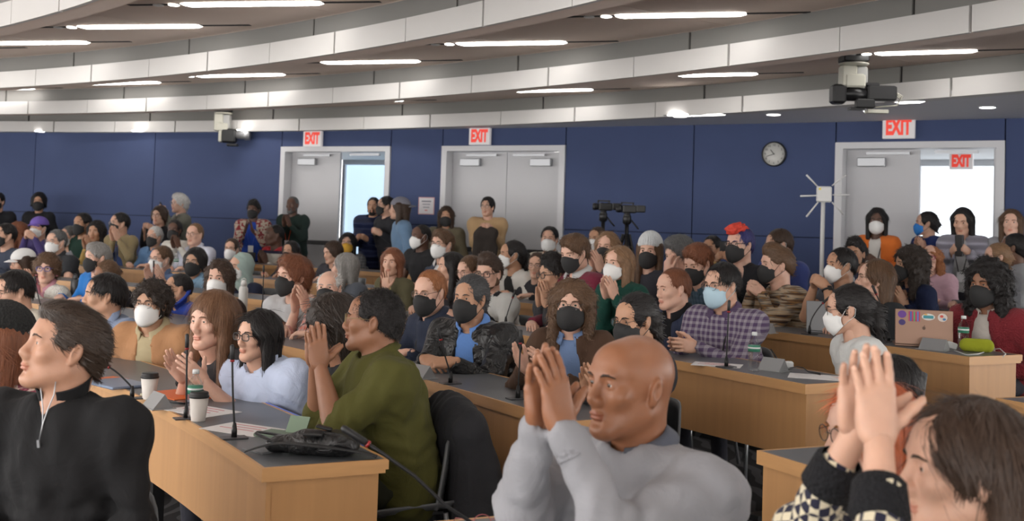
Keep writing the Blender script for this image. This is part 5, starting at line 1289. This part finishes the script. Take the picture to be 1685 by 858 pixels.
# ---------------------------------------------------------------- things on the desks
def mic(base, tops, row, label, Zb=None):
    z = DESKZ[row]; b = onz(*base, z); o = empty('gooseneck_microphone', b, label=label, category='microphone', group='gooseneck microphones')
    Z = b[1] if Zb is None else Zb; pts = [np.zeros(3), np.array((0, 0, .05))] + [P(*t, Z) - b for t in tops]
    dense = []
    for k in range(1, len(pts)):
        for q in np.linspace(0, 1, 5)[:-1]: dense.append(pts[k - 1] * (1 - q) + pts[k] * q)
    dense.append(pts[-1]); d = unit(pts[-1] - pts[-2])
    for _ in range(3): dense = [dense[0]] + [(dense[k - 1] + 2 * dense[k] + dense[k + 1]) / 4 for k in range(1, len(dense) - 1)] + [dense[-1]]
    m = MB(); m.tube(dense, .0042, 6); m.build('gooseneck', RUBBER, o)
    m = MB(); m.box((0, 0, .003), (.10, .06, .006), rotz(.5), .002); m.build('base_plate', plain('mic_plate', (.05, .05, .055), .4), o)
    m = MB(); m.lathe([(.011, .006), (.011, .03), (.006, .06)], 10); m.build('stem_collar', RUBBER, o)
    m = MB(); e = pts[-1]; m.tube([e - d * .055, e - d * .05, e, e + d * .006], [.005, .0085, .0085, .005], 8); m.build('capsule', BLACKP, o)
    m = MB(); m.tube([e - d * .06, e - d * .052], .0088, 8); m.build('light_ring', plain('red_ring', (.25, .01, .01), .3), o)
mic((217, 657), [(212, 632), (190, 610), (162, 595)], 'A', 'black gooseneck microphone bent to the left beside the blue tablet')
mic((306, 690), [(307, 620), (308, 552)], 'A', 'tall black microphone standing beside the water bottle on the front desk')
mic((385, 722), [(383, 650), (382, 570)], 'A', 'tall black microphone in front of the pale blue shirt')
mic((66, 600), [(50, 565), (30, 514)], 'A', 'black microphone behind the black quarter-zip head at the left edge')
mic((741, 632), [(733, 590), (721, 541)], 'B', 'black microphone in front of the leather jacket')
mic((852, 657), [(855, 600), (857, 545)], 'B', 'black microphone beside the bald person\'s raised fingers')
mic((1195, 605), [(1197, 550), (1200, 496)], 'C', 'black microphone in front of the purple plaid shirt')
mic((1332, 551), [(1335, 525), (1348, 505), (1364, 490)], 'D', 'curved black microphone before the grey laptop')
mic((1462, 563), [(1453, 510), (1436, 471)], 'D', 'black microphone in front of the black blazer')
mic((832, 535), [(840, 500), (848, 478)], 'C', 'black microphone before the black vest')
mic((1083, 505), [(1070, 478), (1055, 449)], 'D', 'slanting black microphone below the grey beanie')
mic((66, 512), [(62, 485), (57, 456)], 'B', 'slim black microphone in front of the white jacket with blue glasses')
mic((252, 487), [(253, 455), (253, 430)], 'C', 'slim black microphone in front of the red lanyard')
mic((432, 508), [(433, 470), (434, 438)], 'C', 'slim black microphone right of the sage headscarf')
mic((680, 470), [(681, 440), (681, 408)], 'D', 'slim black microphone before the black short-sleeved shirt')
mic((191, 440), [(191, 418), (192, 398)], 'D', 'slim black microphone before the khaki jacket')
# nearest microphone, standing on the desk at the bottom edge
b = np.array(pol(15.5, 24.2, DESKZ['A'])); tip = P(577, 713, 3.0); o = empty('gooseneck_microphone', b, label='large blurred microphone slanting across the bottom of the picture', category='microphone', group='gooseneck microphones')
e = tip - b; m = MB(); dn = [np.zeros(3), np.array((0, 0, .05)), e * .25 + np.array((0, 0, .03)), e * .5 + np.array((0, 0, .035)), e * .75 + np.array((0, 0, .02)), e]; m.tube(dn, .005, 8); m.build('gooseneck', RUBBER, o)
d = unit(e - dn[-2]); m = MB(); m.tube([e - d * .05, e - d * .045, e + d * .02, e + d * .028], [.006, .0095, .0095, .006], 10); m.build('capsule', BLACKP, o)
m = MB(); m.tube([e - d * .058, e - d * .05], .0098, 10); m.build('light_ring', plain('red_ring', (.25, .01, .01), .3), o)
m = MB(); m.box((0, 0, .003), (.1, .06, .006)); m.build('base_plate', plain('mic_plate', (.05, .05, .055), .4), o)
def cup(base, row, label):
    b = onz(*base, DESKZ[row]); o = empty('coffee_cup', b, label=label, category='cup', group='paper coffee cups')
    m = MB(); m.lathe([(.0, 0), (.029, 0), (.029, .004), (.0395, .1), (.038, .1)], 24); m.build('paper_body', plain('cup_paper', (.66, .62, .58), .7, amt=.05), o)
    m = MB(); m.lathe([(.041, .096), (.0415, .104), (.038, .106), (.038, .116), (.035, .12), (.0, .119)], 24); m.build('lid', BLACKP, o)
cup((245, 657), 'A', 'white paper coffee cup with black lid right of the blue tablet'); cup((326, 693), 'A', 'white paper coffee cup with black lid nearest the camera, by the water bottle')
cup((152, 629), 'A', 'white paper coffee cup with black lid behind the black quarter-zip shoulder'); cup((1553, 536), 'D', 'white paper cup with dark lid behind the copper laptop')
PET = plain('clear_plastic', (.92, .96, .97), .06, trans=1.0, alpha=.22); PETL = plain('bottle_label', (.05, .22, .14), .5); PETW = plain('label_white', (.7, .72, .72), .5)
def bottle(base, row, label, h=.2):
    b = onz(*base, DESKZ[row]); o = empty('water_bottle', b, label=label, category='bottle', group='clear water bottles'); k = h / .2
    prof = [(.026, 0), (.031, .006)] + [(.0305 - .002 * (j % 2), .012 + .011 * j) for j in range(7)] + [(.031, .10), (.031, .14), (.026, .158), (.014, .176), (.0125, .182), (.0125, .19)]
    m = MB(); m.lathe([(r * k, z * k) for r, z in prof], 20); m.build('bottle_body', PET, o)
    m = MB(); m.lathe([(.0316 * k, .106 * k), (.0316 * k, .138 * k)], 20); m.build('label_band', PETL, o)
    m = MB(); m.lathe([(.0318 * k, .122 * k), (.0318 * k, .13 * k)], 20); m.build('label_stripe', PETW, o)
    m = MB(); m.lathe([(.0145 * k, .188 * k), (.0145 * k, .203 * k), (.012 * k, .206 * k)], 14); m.build('cap', PETW, o)
bottle((319, 690), 'A', 'clear water bottle with green label behind the nearest coffee cup'); bottle((1240, 613), 'C', 'clear water bottle with green label beside the purple plaid sleeve'); bottle((1585, 578), 'D', 'clear water bottle with green label beside the copper laptop')
bottle((318, 563), 'B', 'clear water bottle left of the long brown hair'); bottle((289, 446), 'D', 'small clear water bottle before the pale dress shirt'); bottle((1345, 508), 'D', 'clear water bottle beside the folded hands on the rear right desk')
def flask(base, row, h, r, col, label):
    b = onz(*base, DESKZ[row]); o = empty('flask', b, label=label, category='bottle'); mt = plain('flask%.2f' % col[0], col, .35)
    m = MB(); m.lathe([(r * .9, 0), (r, .006), (r, h * .74), (r * .8, h * .8), (r * .62, h * .82)], 20); m.build('flask_body', mt, o)
    m = MB(); m.lathe([(r * .66, h * .82), (r * .66, h * .93), (r * .5, h * .95), (r * .3, h)], 16); m.build('lid', mt, o)
    m = MB(); m.tube([(-r * .5, 0, h * .93), (-r * .45, 0, h * 1.03), (0, 0, h * 1.06), (r * .45, 0, h * 1.03), (r * .5, 0, h * .93)], r * .1, 6); m.build('carry_loop', mt, o)
flask((399, 516), 'B', .27, .037, (.68, .67, .64), 'tall white steel flask below the sage headscarf'); flask((703, 449), 'D', .2, .036, (.66, .68, .68), 'white bottle beside the navy sweater'); flask((122, 489), 'B', .2, .036, (.06, .062, .065), 'dark grey flask in front of the bright blue sweater')
def on(x, y, row, dz=0.0): return onz(x, y, DESKZ[row] + dz)
def wedge(x, y, row, label, w=.13, rz=.9):
    b = on(x, y, row); o = empty('name_stand', b, rz, label=label, category='name stand', group='grey name stands'); mt = plain('stand_grey', (.30, .305, .31), .4, metal=.2)
    m = MB(); m.add([(-w / 2, -.045, .004), (w / 2, -.045, .004), (w / 2, .045, .004), (-w / 2, .045, .004), (-w / 2, .006, .065), (w / 2, .006, .065)], [(3, 2, 1, 0), (0, 1, 5, 4), (2, 3, 4, 5), (0, 4, 3), (1, 2, 5)]); m.build('wedge', mt, o)
    m = MB(); m.box((0, 0, .002), (w + .03, .11, .004), None, .001); m.build('foot_plate', mt, o)
wedge(259, 671, 'A', 'grey wedge stand between the two paper cups', rz=-.9); wedge(1272, 610, 'C', 'grey wedge stand beside the bottle near the desk end', rz=-.8); wedge(1537, 576, 'D', 'grey wedge stand in front of the copper laptop', .15, -.8); wedge(692, 622, 'B', 'grey wedge stand behind the olive shoulder', rz=-.8); wedge(1257, 548, 'D', 'grey wedge stand in front of the striped sweater', rz=-.8)
def slab(name, x, y, row, size, col, label, cat, rz=0., rough=.6, bev=.001, par=None, dz=0.):
    b = on(x, y, row) + np.array((0, 0, dz + size[2] / 2)); m = MB(); m.box((0, 0, 0), size, None, bev); o = m.build(name, plain(name + '%.2f%.2f' % (col[0], col[2]), col, rough), label=label, category=cat); o.location = Vector([float(q) for q in b]); o.rotation_euler = (0, 0, rz); return o
slab('tablet', 193, 634, 'A', (.3, .21, .014), (.19, .25, .36), 'closed blue-grey tablet lying on the front desk', 'tablet', -.75, .35, .004)
slab('folder', 292, 653, 'A', (.28, .2, .012), (.72, .15, .03), 'orange folder behind the water bottle', 'folder', -.75); slab('booklet', 186, 626, 'A', (.13, .1, .01), (.72, .17, .05), 'small orange booklet behind the tablet', 'booklet', -.6)
slab('notebook', 268, 652, 'A', (.17, .12, .01), (.45, .42, .3), 'pale notebook half under the orange folder', 'notebook', -.5); slab('phone', 290, 662, 'A', (.15, .075, .009), (.02, .02, .022), 'black phone lying before the orange folder', 'phone', -.4, .2)
def paper(x, y, row, label, rz, bars=3, size=(.28, .2)):
    o = slab('paper_sheet', x, y, row, (size[0], size[1], .0015), (.74, .72, .72), label, 'paper', rz, .8, 0)
    m = MB()
    for k in range(bars): m.box((-.02 + .02 * (k % 2), size[1] * .32 - k * size[1] * .2, .0012), (size[0] * (.62 - .1 * (k % 2)), .008, .0008))
    if bars: m.build('printed_lines', plain('print_pink', (.55, .2, .22), .8), o)
paper(333, 677, 'A', 'white printed sheet behind the nearest coffee cup', -.6); paper(400, 707, 'A', 'white sheet with red border under the tallest microphone', -.5); paper(1345, 621, 'C', 'white paper at the end of the desk below the white blouse', -.3, 0); paper(1180, 601, 'C', 'coloured flyer before the purple plaid shirt', -.3, 3, (.26, .18))
slab('pad', 431, 742, 'A', (.12, .09, .006), (.14, .145, .15), 'flat grey cable plate at the corner of the front desk', 'plate', -.7, .4)
o = slab('booklet', 460, 718, 'A', (.16, .12, .012), (.17, .23, .17), 'green booklet lying open behind the black bag', 'booklet', -.4); m = MB(); m.box((.05, .05, .035), (.09, .005, .07), rotx(-.5)); m.build('raised_cover', plain('cover_green', (.2, .28, .2), .7), o)
# laptops
def laptop(x, y, row, label, lid, w=.31, h=.21, ang=-.5, tilt=.25, extra=None):
    b = on(x, y, row); o = empty('laptop', b, ang, label=label, category='laptop'); mt = plain('lid%.2f%.2f' % (lid[0], lid[2]), lid, .35, metal=.5)
    m = MB(); m.box((0, h * .5, .008), (w, h, .014), None, .004); m.build('keyboard_base', mt, o)
    R = rotx(tilt - 0.0); m = MB(); m.box(R @ np.array((0, 0, h / 2)) + np.array((0, 0, .014)), (w, .007, h), R, .003); l = m.build('screen_lid', mt, o)
    if extra: extra(l, R, w, h)
def stickers(l, R, w, h):
    def st(name, x, z, sx, sz, col, ell=False, dep=.0042):
        m = MB()
        if ell: m.add([R @ np.array((x + sx / 2 * math.cos(q), -dep, z + sz / 2 * math.sin(q))) + np.array((0, 0, .014)) for q in np.linspace(0, 2 * math.pi, 17)[:-1]] + [R @ np.array((x + sx / 2 * math.cos(q), -dep + .0006, z + sz / 2 * math.sin(q))) + np.array((0, 0, .014)) for q in np.linspace(0, 2 * math.pi, 17)[:-1]], [tuple(range(16)), tuple(range(31, 15, -1))] + [(k, 16 + k, 16 + (k + 1) % 16, (k + 1) % 16) for k in range(16)])
        else: m.box(R @ np.array((x, -dep, z)) + np.array((0, 0, .014)), (sx, .0006, sz), R)
        return m.build(name, plain('stk%.2f%.2f%.2f' % col, col, .5), l)
    st('sticker', -.125, .178, .05, .045, (.13, .04, .28), True); st('sticker', -.125, .13, .04, .036, (.05, .03, .16), True)
    st('sticker', -.055, .168, .065, .06, (.45, .05, .12))
    for k, c in enumerate(((.05, .15, .5), (.08, .35, .12), (.1, .2, .55))): st('sticker_mark', -.075 + .02 * k, .168, .009, .058, c, False, .0048)
    st('sticker', .025, .168, .075, .04, (.72, .72, .68), True); st('sticker_mark', .025, .168, .058, .018, (.05, .3, .35), False, .0048); st('sticker_mark', .01, .182, .02, .008, (.8, .45, .1), True, .0048)
    st('sticker', .105, .168, .055, .05, (.66, .6, .55), True); st('sticker_mark', .1, .175, .02, .016, (.6, .08, .06), True, .0048); st('sticker_mark', .115, .158, .02, .014, (.05, .2, .4), True, .0048)
    st('lid_emblem', 0, .1, .019, .021, (.10, .055, .035), True); st('lid_emblem_leaf', .003, .114, .006, .007, (.10, .055, .035), True)
laptop(1520, 572, 'D', 'copper laptop with colourful stickers on its lid', (.27, .165, .118), ang=-.25, tilt=-.12, extra=stickers, w=.33)
laptop(1357, 549, 'D', 'grey laptop seen from behind before the folded hands', (.22, .225, .235), ang=-.15, tilt=-.15, w=.24, h=.2)
laptop(403, 441, 'D', 'black laptop beside the white sweater with chest stripes', (.02, .02, .022), w=.28, h=.19, ang=-.3, tilt=-.1); laptop(587, 497, 'C', 'grey laptop behind the long grey hair', (.16, .165, .17), w=.2, h=.2, ang=-.8, tilt=-.1)
# pouch, charger and cables
b = on(1607, 580, 'D'); f = Field((-.1, -.06, -.01), (.1, .06, .12), .006); f.cap((-.06, 0, .035), (.06, 0, .035), .034, .034, 0, ax=(0, 1, 0), sq=.8); f.cap((-.058, 0, .05), (.058, 0, .052), .026, None, .02, ax=(0, 1, 0), sq=.7); f.plane((0, 0, .001), (0, 0, -1)); V, F = f.mesh()
o = mk('zip_pouch', V, F, cloth((.30, .33, .02)), None, props=dict(label='lime green zip pouch beside the bottle on the sticker laptop desk', category='pouch')); o.location = Vector([float(q) for q in b]); o.rotation_euler = (0, 0, -.4)
b = on(1566, 575, 'D'); o = empty('charger', b, -.3, label='white charger with its cable running to the desk end', category='charger'); m = MB(); m.box((0, 0, .022), (.06, .028, .04), roty(.3), .006); m.build('adapter', PETW, o)
cp = [on(*q, 'D', .004) - b for q in ((1570, 577), (1590, 584), (1610, 583), (1630, 576))] + [on(1645, 574, 'D', .02) - b, on(1655, 583, 'D', .012) - b, on(1650, 588, 'D', -.006) - b]; m = MB(); Ri = rotz(.3); m.tube([Ri @ q for q in cp], .003, 6); m.build('cable', PETW, o)
b = on(1296, 608, 'C'); o = empty('charger', b, label='white adapter with black cables near the desk end', category='charger'); m = MB(); m.box((0, 0, .022), (.06, .04, .04), rotz(.4), .008); m.build('adapter', PETW, o); m = MB()
for k in range(2): m.tube([on(*q, 'C', z_) - b for q, z_ in (((1300, 606), .01), ((1312, 604), .05 - .01 * k), ((1322, 606), .05 - .02 * k), ((1330, 612), .01), ((1350, 615 + 2 * k), .004))], .003, 6)
m.tube([(-.04, 0, .03), (-.085, .03, .1)], .0035, 6); m.build('cable', BLACKP, o)
# bag on the front desk
b = on(520, 748, 'A'); f = Field((-.28, -.2, -.01), (.28, .2, .14), .006)
f.cap((-.14, .0, .03), (.1, .0, .035), .05, .06, 0, ax=(0, 0, 1), sq=.62); f.ell((.02, .0, .045), (.12, .075, .045), .03); X, Y, Z = f.xyz((slice(None),) * 3); f.D = f.D + (.004 * noise3(X, Y, Z, 60, 9)).astype(np.float32); f.plane((0, 0, .001), (0, 0, -1)); V, F = f.mesh()
bg = empty('shoulder_bag', b, -.05, label='black nylon shoulder bag lying on the corner of the front desk', category='bag'); mk('bag_body', V, F, cloth((.015, .015, .016), 'leather'), bg)
V, F = sheet(lambda u, v: (-.24 + .47 * u, -.06 - .03 * math.sin(u * 3.1) + .04 * (v - .5) + .02 * math.sin(u * 9), .012 + .055 * math.sin(u * 3.14) * (1 - u * .5)), 22, 2, .003); mk('strap', V, F, plain('strap_web', (.02, .02, .021), .7), bg)
V, F = sheet(lambda u, v: (-.1 - .13 * math.sin(u * 3.14), -.05 + .15 * u + .03 * (v - .5), .035 + .03 * math.sin(u * 3.14)), 14, 2, .004); mk('handle', V, F, BLACKP, bg); m = MB(); m.box((.0, -.06, .085), (.07, .035, .012), rotx(.3), .004); m.box((.03, -.02, .1), (.06, .03, .01), roty(.2), .004); m.build('buckle', BLACKP, bg)
# eyeglasses and pen on the nearest desk
b = np.array(pol(15.6, 24.75, DESKZ['A'])); m, ln = glasses_tpl(.0013, True); V = np.array(m.v) @ rotx(-.2).T; o = mk('eyeglasses', V - np.array((0, -.06, V[:, 2].min())), m.f, plain('wire_frame', (.35, .1, .1), .3), None, props=dict(label='wire eyeglasses resting on the desk at the bottom edge', category='glasses')); o.location = Vector([float(q) for q in b]); o.rotation_euler = (0, 0, .3)
# ---------------------------------------------------------------- jacket hung on the chair of the olive pullover
ol = [i for i in PEOPLE if 'olive pullover' in i['root']['label']][0]
f = Field((-.42, .06, .06), (.42, .62, 1.0), .011)
f.cap((-.19, .215, .76), (.19, .215, .76), .07, None, 0); f.cap((-.17, .22, .74), (-.22, .27, .25), .09, .13, .06, ax=(0, 1, 0), sq=.6); f.cap((.17, .22, .74), (.22, .27, .25), .09, .13, .06, ax=(0, 1, 0), sq=.6); f.cap((0, .24, .72), (0, .3, .22), .17, .22, .08, ax=(0, 1, 0), sq=.5)
f.cap((.2, .25, .76), (.27, .38, .25), .06, .06, .04); f.cap((-.2, .25, .76), (-.27, .38, .22), .06, .06, .04); X, Y, Z = f.xyz((slice(None),) * 3); f.D = f.D + (.010 * noise3(X * 1.5, Y, Z * .35, 42, 6)).astype(np.float32)
V, F = f.mesh(); jk = empty('jacket', ol['base'], ol['byw'], label='black jacket hung over the chair behind the olive pullover', category='jacket'); mk('jacket_body', V, F, cloth((.022, .022, .025)), jk)
m = MB(); m.lathe([(.0, 0), (.02, 0), (.02, .004), (0, .004)], 16, (-.12, .435, .5), rotx(-math.pi / 2)); m.build('round_patch', plain('patch_white', (.5, .5, .5), .6), jk)
# ---------------------------------------------------------------- wall things
def wframe(X): t, nn = wn(X); return np.stack((t, np.array((0, 0, 1.)), nn), 1)
def text(txt, size, mat, parent, loc, R, sx=1.0, bold=.0, name='lettering'):
    cu = bpy.data.curves.new(name, 'FONT'); cu.body = txt; cu.size = size; cu.align_x = 'CENTER'; cu.align_y = 'CENTER'; cu.extrude = .0008; cu.offset = bold; cu.materials.append(mat); cu.resolution_u = 3
    o = bpy.data.objects.new(name, cu); me = bpy.data.meshes.new_from_object(o); bpy.data.objects.remove(o); o = bpy.data.objects.new(name, me); COL.objects.link(o); M = Matrix([[R[i][0] * sx, R[i][1], R[i][2], loc[i]] for i in range(3)] + [[0, 0, 0, 1]]); o.parent = parent; o.matrix_local = M; return o
SIGNW = plain('exit_face', (.62, .6, .6), .4, emis=((.9, .85, .85), .12)); RED = plain('exit_red', (.75, .05, .03), .5, emis=((1, .08, .05), .25))
def exit_sign(px, py, w, label, d=.06, back=0.):
    if not back: X = wallX(px, py); c = np.array((X, wy(X), 0)) + wn(X)[1] * d; c[2] = P(px, py, c[1])[2]
    else: c = P(px, py, back); X = c[0]
    R = wframe(X); o = empty('exit_sign', c, label=label, category='sign', group='EXIT signs'); h = w * .7
    m = MB(); m.box((0, 0, 0), (w, .05, h), np.stack((R[:, 0], -R[:, 2], R[:, 1]), 1), .006); m.build('housing', SIGNW, o)
    text('EXIT', h * .98, RED, o, R[:, 2] * .027, R, .56, .012)
    m = MB(); m.tube([R[:, 1] * h / 2, R[:, 1] * (h / 2 + .05)], .012, 8); m.build('mount', ALU, o)
exit_sign(519.5, 229, .315, 'red and white EXIT sign above the left door'); exit_sign(794, 225, .315, 'red and white EXIT sign above the closed middle door'); exit_sign(1481.5, 210.5, .335, 'red and white EXIT sign above the right door'); exit_sign(1582, 266, .26, 'EXIT sign hanging in the bright corridor beyond the right door', back=13.2)
# notice
X = wallX(702.5, 339); c = wpt(X, .014, P(702.5, 339, wy(X))[2]); R = wframe(X); o = empty('wall_notice', c, label='small notice with pink border on the blue wall between the doors', category='notice'); B3 = np.stack((R[:, 0], -R[:, 2], R[:, 1]), 1)
m = MB(); m.box((0, 0, 0), (.25, .003, .23), B3); m.build('border', plain('notice_pink', (.62, .34, .36), .7), o); m = MB(); m.box(R[:, 2] * .002, (.228, .002, .208), B3); m.build('sheet', plain('notice_white', (.68, .66, .68), .7), o)
for k, (wd, cc) in enumerate(((.15, (.2, .2, .24)), (.12, (.35, .35, .4)), (.1, (.35, .35, .4)), (.04, (.6, .2, .2)))):
    m = MB(); m.box(R[:, 2] * .0035 + R[:, 1] * (.06 - .04 * k), (wd, .001, .016), B3); m.build('text_line', plain('nt%d' % k, cc, .8), o)
# clock
X = wallX(1275, 254); c = wpt(X, .02, P(1275, 254, wy(X))[2]); R = wframe(X); o = empty('wall_clock', c, label='round wall clock with black rim on the blue wall', category='clock'); rr = .142
m = MB(); m.lathe([(rr * .9, -.015), (rr, -.015), (rr, .02), (rr * .93, .03), (rr * .9, .022)], 40, R=R, cap=False); m.build('rim', BLACKP, o); m = MB(); m.lathe([(0, -.01), (rr * .92, -.01), (rr * .92, .012), (0, .012)], 40, R=R); m.build('dial', plain('clock_dial', (.62, .61, .58), .5), o)
for h_ in range(12):
    q = math.radians(90 - 30 * (h_ or 12)); text(str(h_ or 12), .034, BLACKP, o, R @ np.array((rr * .72 * math.cos(q), rr * .72 * math.sin(q), .013)), R, name='numeral')
for L_, q, w_, nm in ((.07, math.radians(90 - 30 * 10.7), .008, 'hour_hand'), (.1, math.radians(90 - 6 * 42), .006, 'minute_hand')):
    m = MB(); R2 = R @ np.array(rotz(q)); m.box(R @ np.array((math.cos(q) * L_ * .4, math.sin(q) * L_ * .4, .016)), (L_, w_, .002), R2); m.build(nm, BLACKP, o)
# antenna on a pole
Za = 11.9; ct = P(1356, 320, Za); fl = WF; o = empty('antenna_stand', (ct[0], ct[1], fl), label='white antenna box with six rods on a white pole by the right door', category='antenna'); WP = plain('white_plastic', (.7, .7, .69), .45); hz_ = ct[2] - fl
m = MB(); m.box((0, 0, hz_), (.155, .04, .165), rotz(-.2), .012); m.build('antenna_box', WP, o)
m = MB(); m.tube([(0, .03, .03), (0, .03, hz_ - .02)], .022, 12); m.build('pole', WP, o); m = MB(); m.lathe([(.0, 0), (.18, 0), (.18, .015), (.03, .03), (0, .03)], 20); m.build('base', WP, o)
for a, b_ in (((1346, 308), (1327, 288)), ((1345, 322), (1317, 323)), ((1346, 333), (1327, 357)), ((1369, 306), (1392, 288)), ((1370, 321), (1398, 321)), ((1369, 333), (1388, 353))):
    m = MB(); u0, u1 = P(*a, Za) - np.array((ct[0], ct[1], fl)), P(*b_, Za) - np.array((ct[0], ct[1], fl)); m.tube([u0, u1], [.007, .010], 8); m.build('rod', WP, o)
m = MB(); m.box((-.05, -.022, hz_ + .055), (.025, .003, .02)); m.build('yellow_mark', plain('mark_yellow', (.8, .65, .05), .5), o)
# camcorders on tripods
def tripod_cam(x, ytop, ymid, Z, label):
    c = P(x, ymid, Z); fl = WF; o = empty('camcorder_tripod', (c[0], c[1], fl), label=label, category='camera', group='camcorders on tripods'); hz = c[2] - fl
    m = MB(); m.box((0.02, 0, hz + .05), (.15, .08, .085), rotz(.1), .012); m.box((.14, 0, hz + .055), (.1, .075, .075), rotz(.1), .01); m.build('camera_body', BLACKP, o)
    m = MB(); m.lathe([(.035, 0), (.04, .04), (.033, .06)], 14, (-.06, 0, hz + .05), roty(-math.pi / 2)); m.build('lens', BLACKP, o); m = MB(); m.box((.0, 0, hz + .115), (.14, .02, .015)); m.box((-.06, 0, hz + .105), (.015, .02, .03)); m.box((.06, 0, hz + .105), (.015, .02, .03)); m.build('top_handle', BLACKP, o)
    m = MB(); m.lathe([(.02, hz - .12), (.045, hz - .1), (.045, hz - .03), (.03, hz), (.045, hz + .01)], 14); m.tube([(.02, 0, hz - .04), (.12, -.05, hz - .16)], .009, 6); m.build('pan_head', RUBBER, o)
    m = MB(); m.tube([(0, 0, hz * .5), (0, 0, hz - .1)], .022, 10); m.build('centre_column', RUBBER, o)
    for k in range(3):
        q = .6 + k * 2.094; m = MB(); m.tube([(.03 * math.cos(q), .03 * math.sin(q), hz - .22), (.42 * math.cos(q), .42 * math.sin(q), .01)], [.022, .016], 8); m.build('leg', RUBBER, o)
tripod_cam(993, 330, 348, 12.6, 'left black camcorder on a tripod against the blue wall'); tripod_cam(1032, 335, 352, 12.2, 'right black camcorder on a taller spread tripod against the blue wall')
# ceiling cameras
def ceiling_cam(mount, body, Wpx, label, big):
    p = onz(*mount, CEIL); Z = p[1]; s = FPX / Z; c = P(*body, Z); o = empty('ceiling_camera', p, label=label, category='camera', group='remote cameras on the ceiling'); dz = c[2] - p[2]; L_ = Wpx / s; CR = plain('cream_metal', (.5, .49, .42), .5); q = 1 if big else -1
    m = MB(); m.box((0, 0, -.03), (.22, .2, .06), None, .01); m.build('ceiling_box', BLACKP, o); m = MB(); m.lathe([(.11, -.09), (.13, -.075), (.13, -.07), (.0, -.065)], 20); m.build('flange', CR, o)
    m = MB(); m.box((-.05, 0, -.06 + (dz + .1) * .5), (.13, .14, abs(dz) - .16), None, .01); m.build('yoke_arm', CR, o); m = MB(); m.box((.06, 0, -.06 + (dz + .12) * .5), (.1, .12, abs(dz) - .2), None, .01); m.build('motor_box', plain('grey_metal', (.35, .35, .34), .45), o); m = MB(); m.box((0, 0, dz + .12), (.18, .15, .12), None, .015); m.build('pan_head', CR, o)
    x0 = c[0] - p[0]; off = np.array((x0, 0, dz))
    if big:
        m = MB(); m.box(off + np.array((L_ * .22, 0, .02)), (L_ * .42, .12, .13), None, .012); m.build('camera_body', BLACKP, o); m = MB(); m.box(off + np.array((L_ * .08, 0, .095)), (L_ * .22, .07, .03), None, .008); m.build('top_unit', BLACKP, o)
        m = MB(); m.lathe([(.05, 0), (.055, .05), (.065, .06), (.065, .16), (.055, .17), (.06, .2)], 20, off + np.array((0, 0, .01)), roty(-math.pi / 2)); m.build('zoom_lens', RUBBER, o)
        m = MB(); m.box(off + np.array((-L_ * .40, 0, .0)), (.12, .15, .17), None, .02); m.build('lens_hood', BLACKP, o); m = MB(); m.box(off + np.array((-.02, -.05, -.08)), (.16, .08, .08), None, .01); m.box(off + np.array((-.08, 0, -.12)), (.12, .1, .02)); m.build('lens_drive', BLACKP, o)
        m = MB()
        for k in range(3): m.tube([off + np.array((L_ * .42, -.03 + .03 * k, .03)), off + np.array((L_ * .52, -.03 + .03 * k, .0 - .01 * k)), off + np.array((L_ * .46, 0, -.08)), off + np.array((L_ * .15, 0, -.1))], .008, 6)
        m.build('cables', CR, o); m = MB(); m.box(off + np.array((.1, 0, -.14)), (.18, .1, .03)); m.build('tilt_bracket', CR, o)
    else:
        m = MB(); m.box(off + np.array((-.05, 0, 0)), (.2, .16, .2), None, .02); m.build('camera_body', BLACKP, o); m = MB(); m.lathe([(.06, 0), (.06, .12), (.075, .125), (.075, .2), (.05, .205)], 18, off + np.array((.05, 0, .02)), roty(math.pi / 2)); m.build('zoom_lens', plain('lens_grey', (.3, .3, .31), .35, metal=.4), o)
        m = MB(); m.box(off + np.array((.0, 0, -.13)), (.16, .1, .04), None, .01); m.build('tilt_bracket', BLACKP, o); m = MB(); m.box(off + np.array((-.17, 0, .05)), (.05, .14, .3), None, .015); m.build('side_arm', CR, o)
ceiling_cam((1405, 92), (1424, 157), 114, 'large black broadcast camera hanging from the ceiling near the right door', True); ceiling_cam((368, 178), (383, 224), 40, 'small remote camera hanging from the ceiling over the left rows', False)
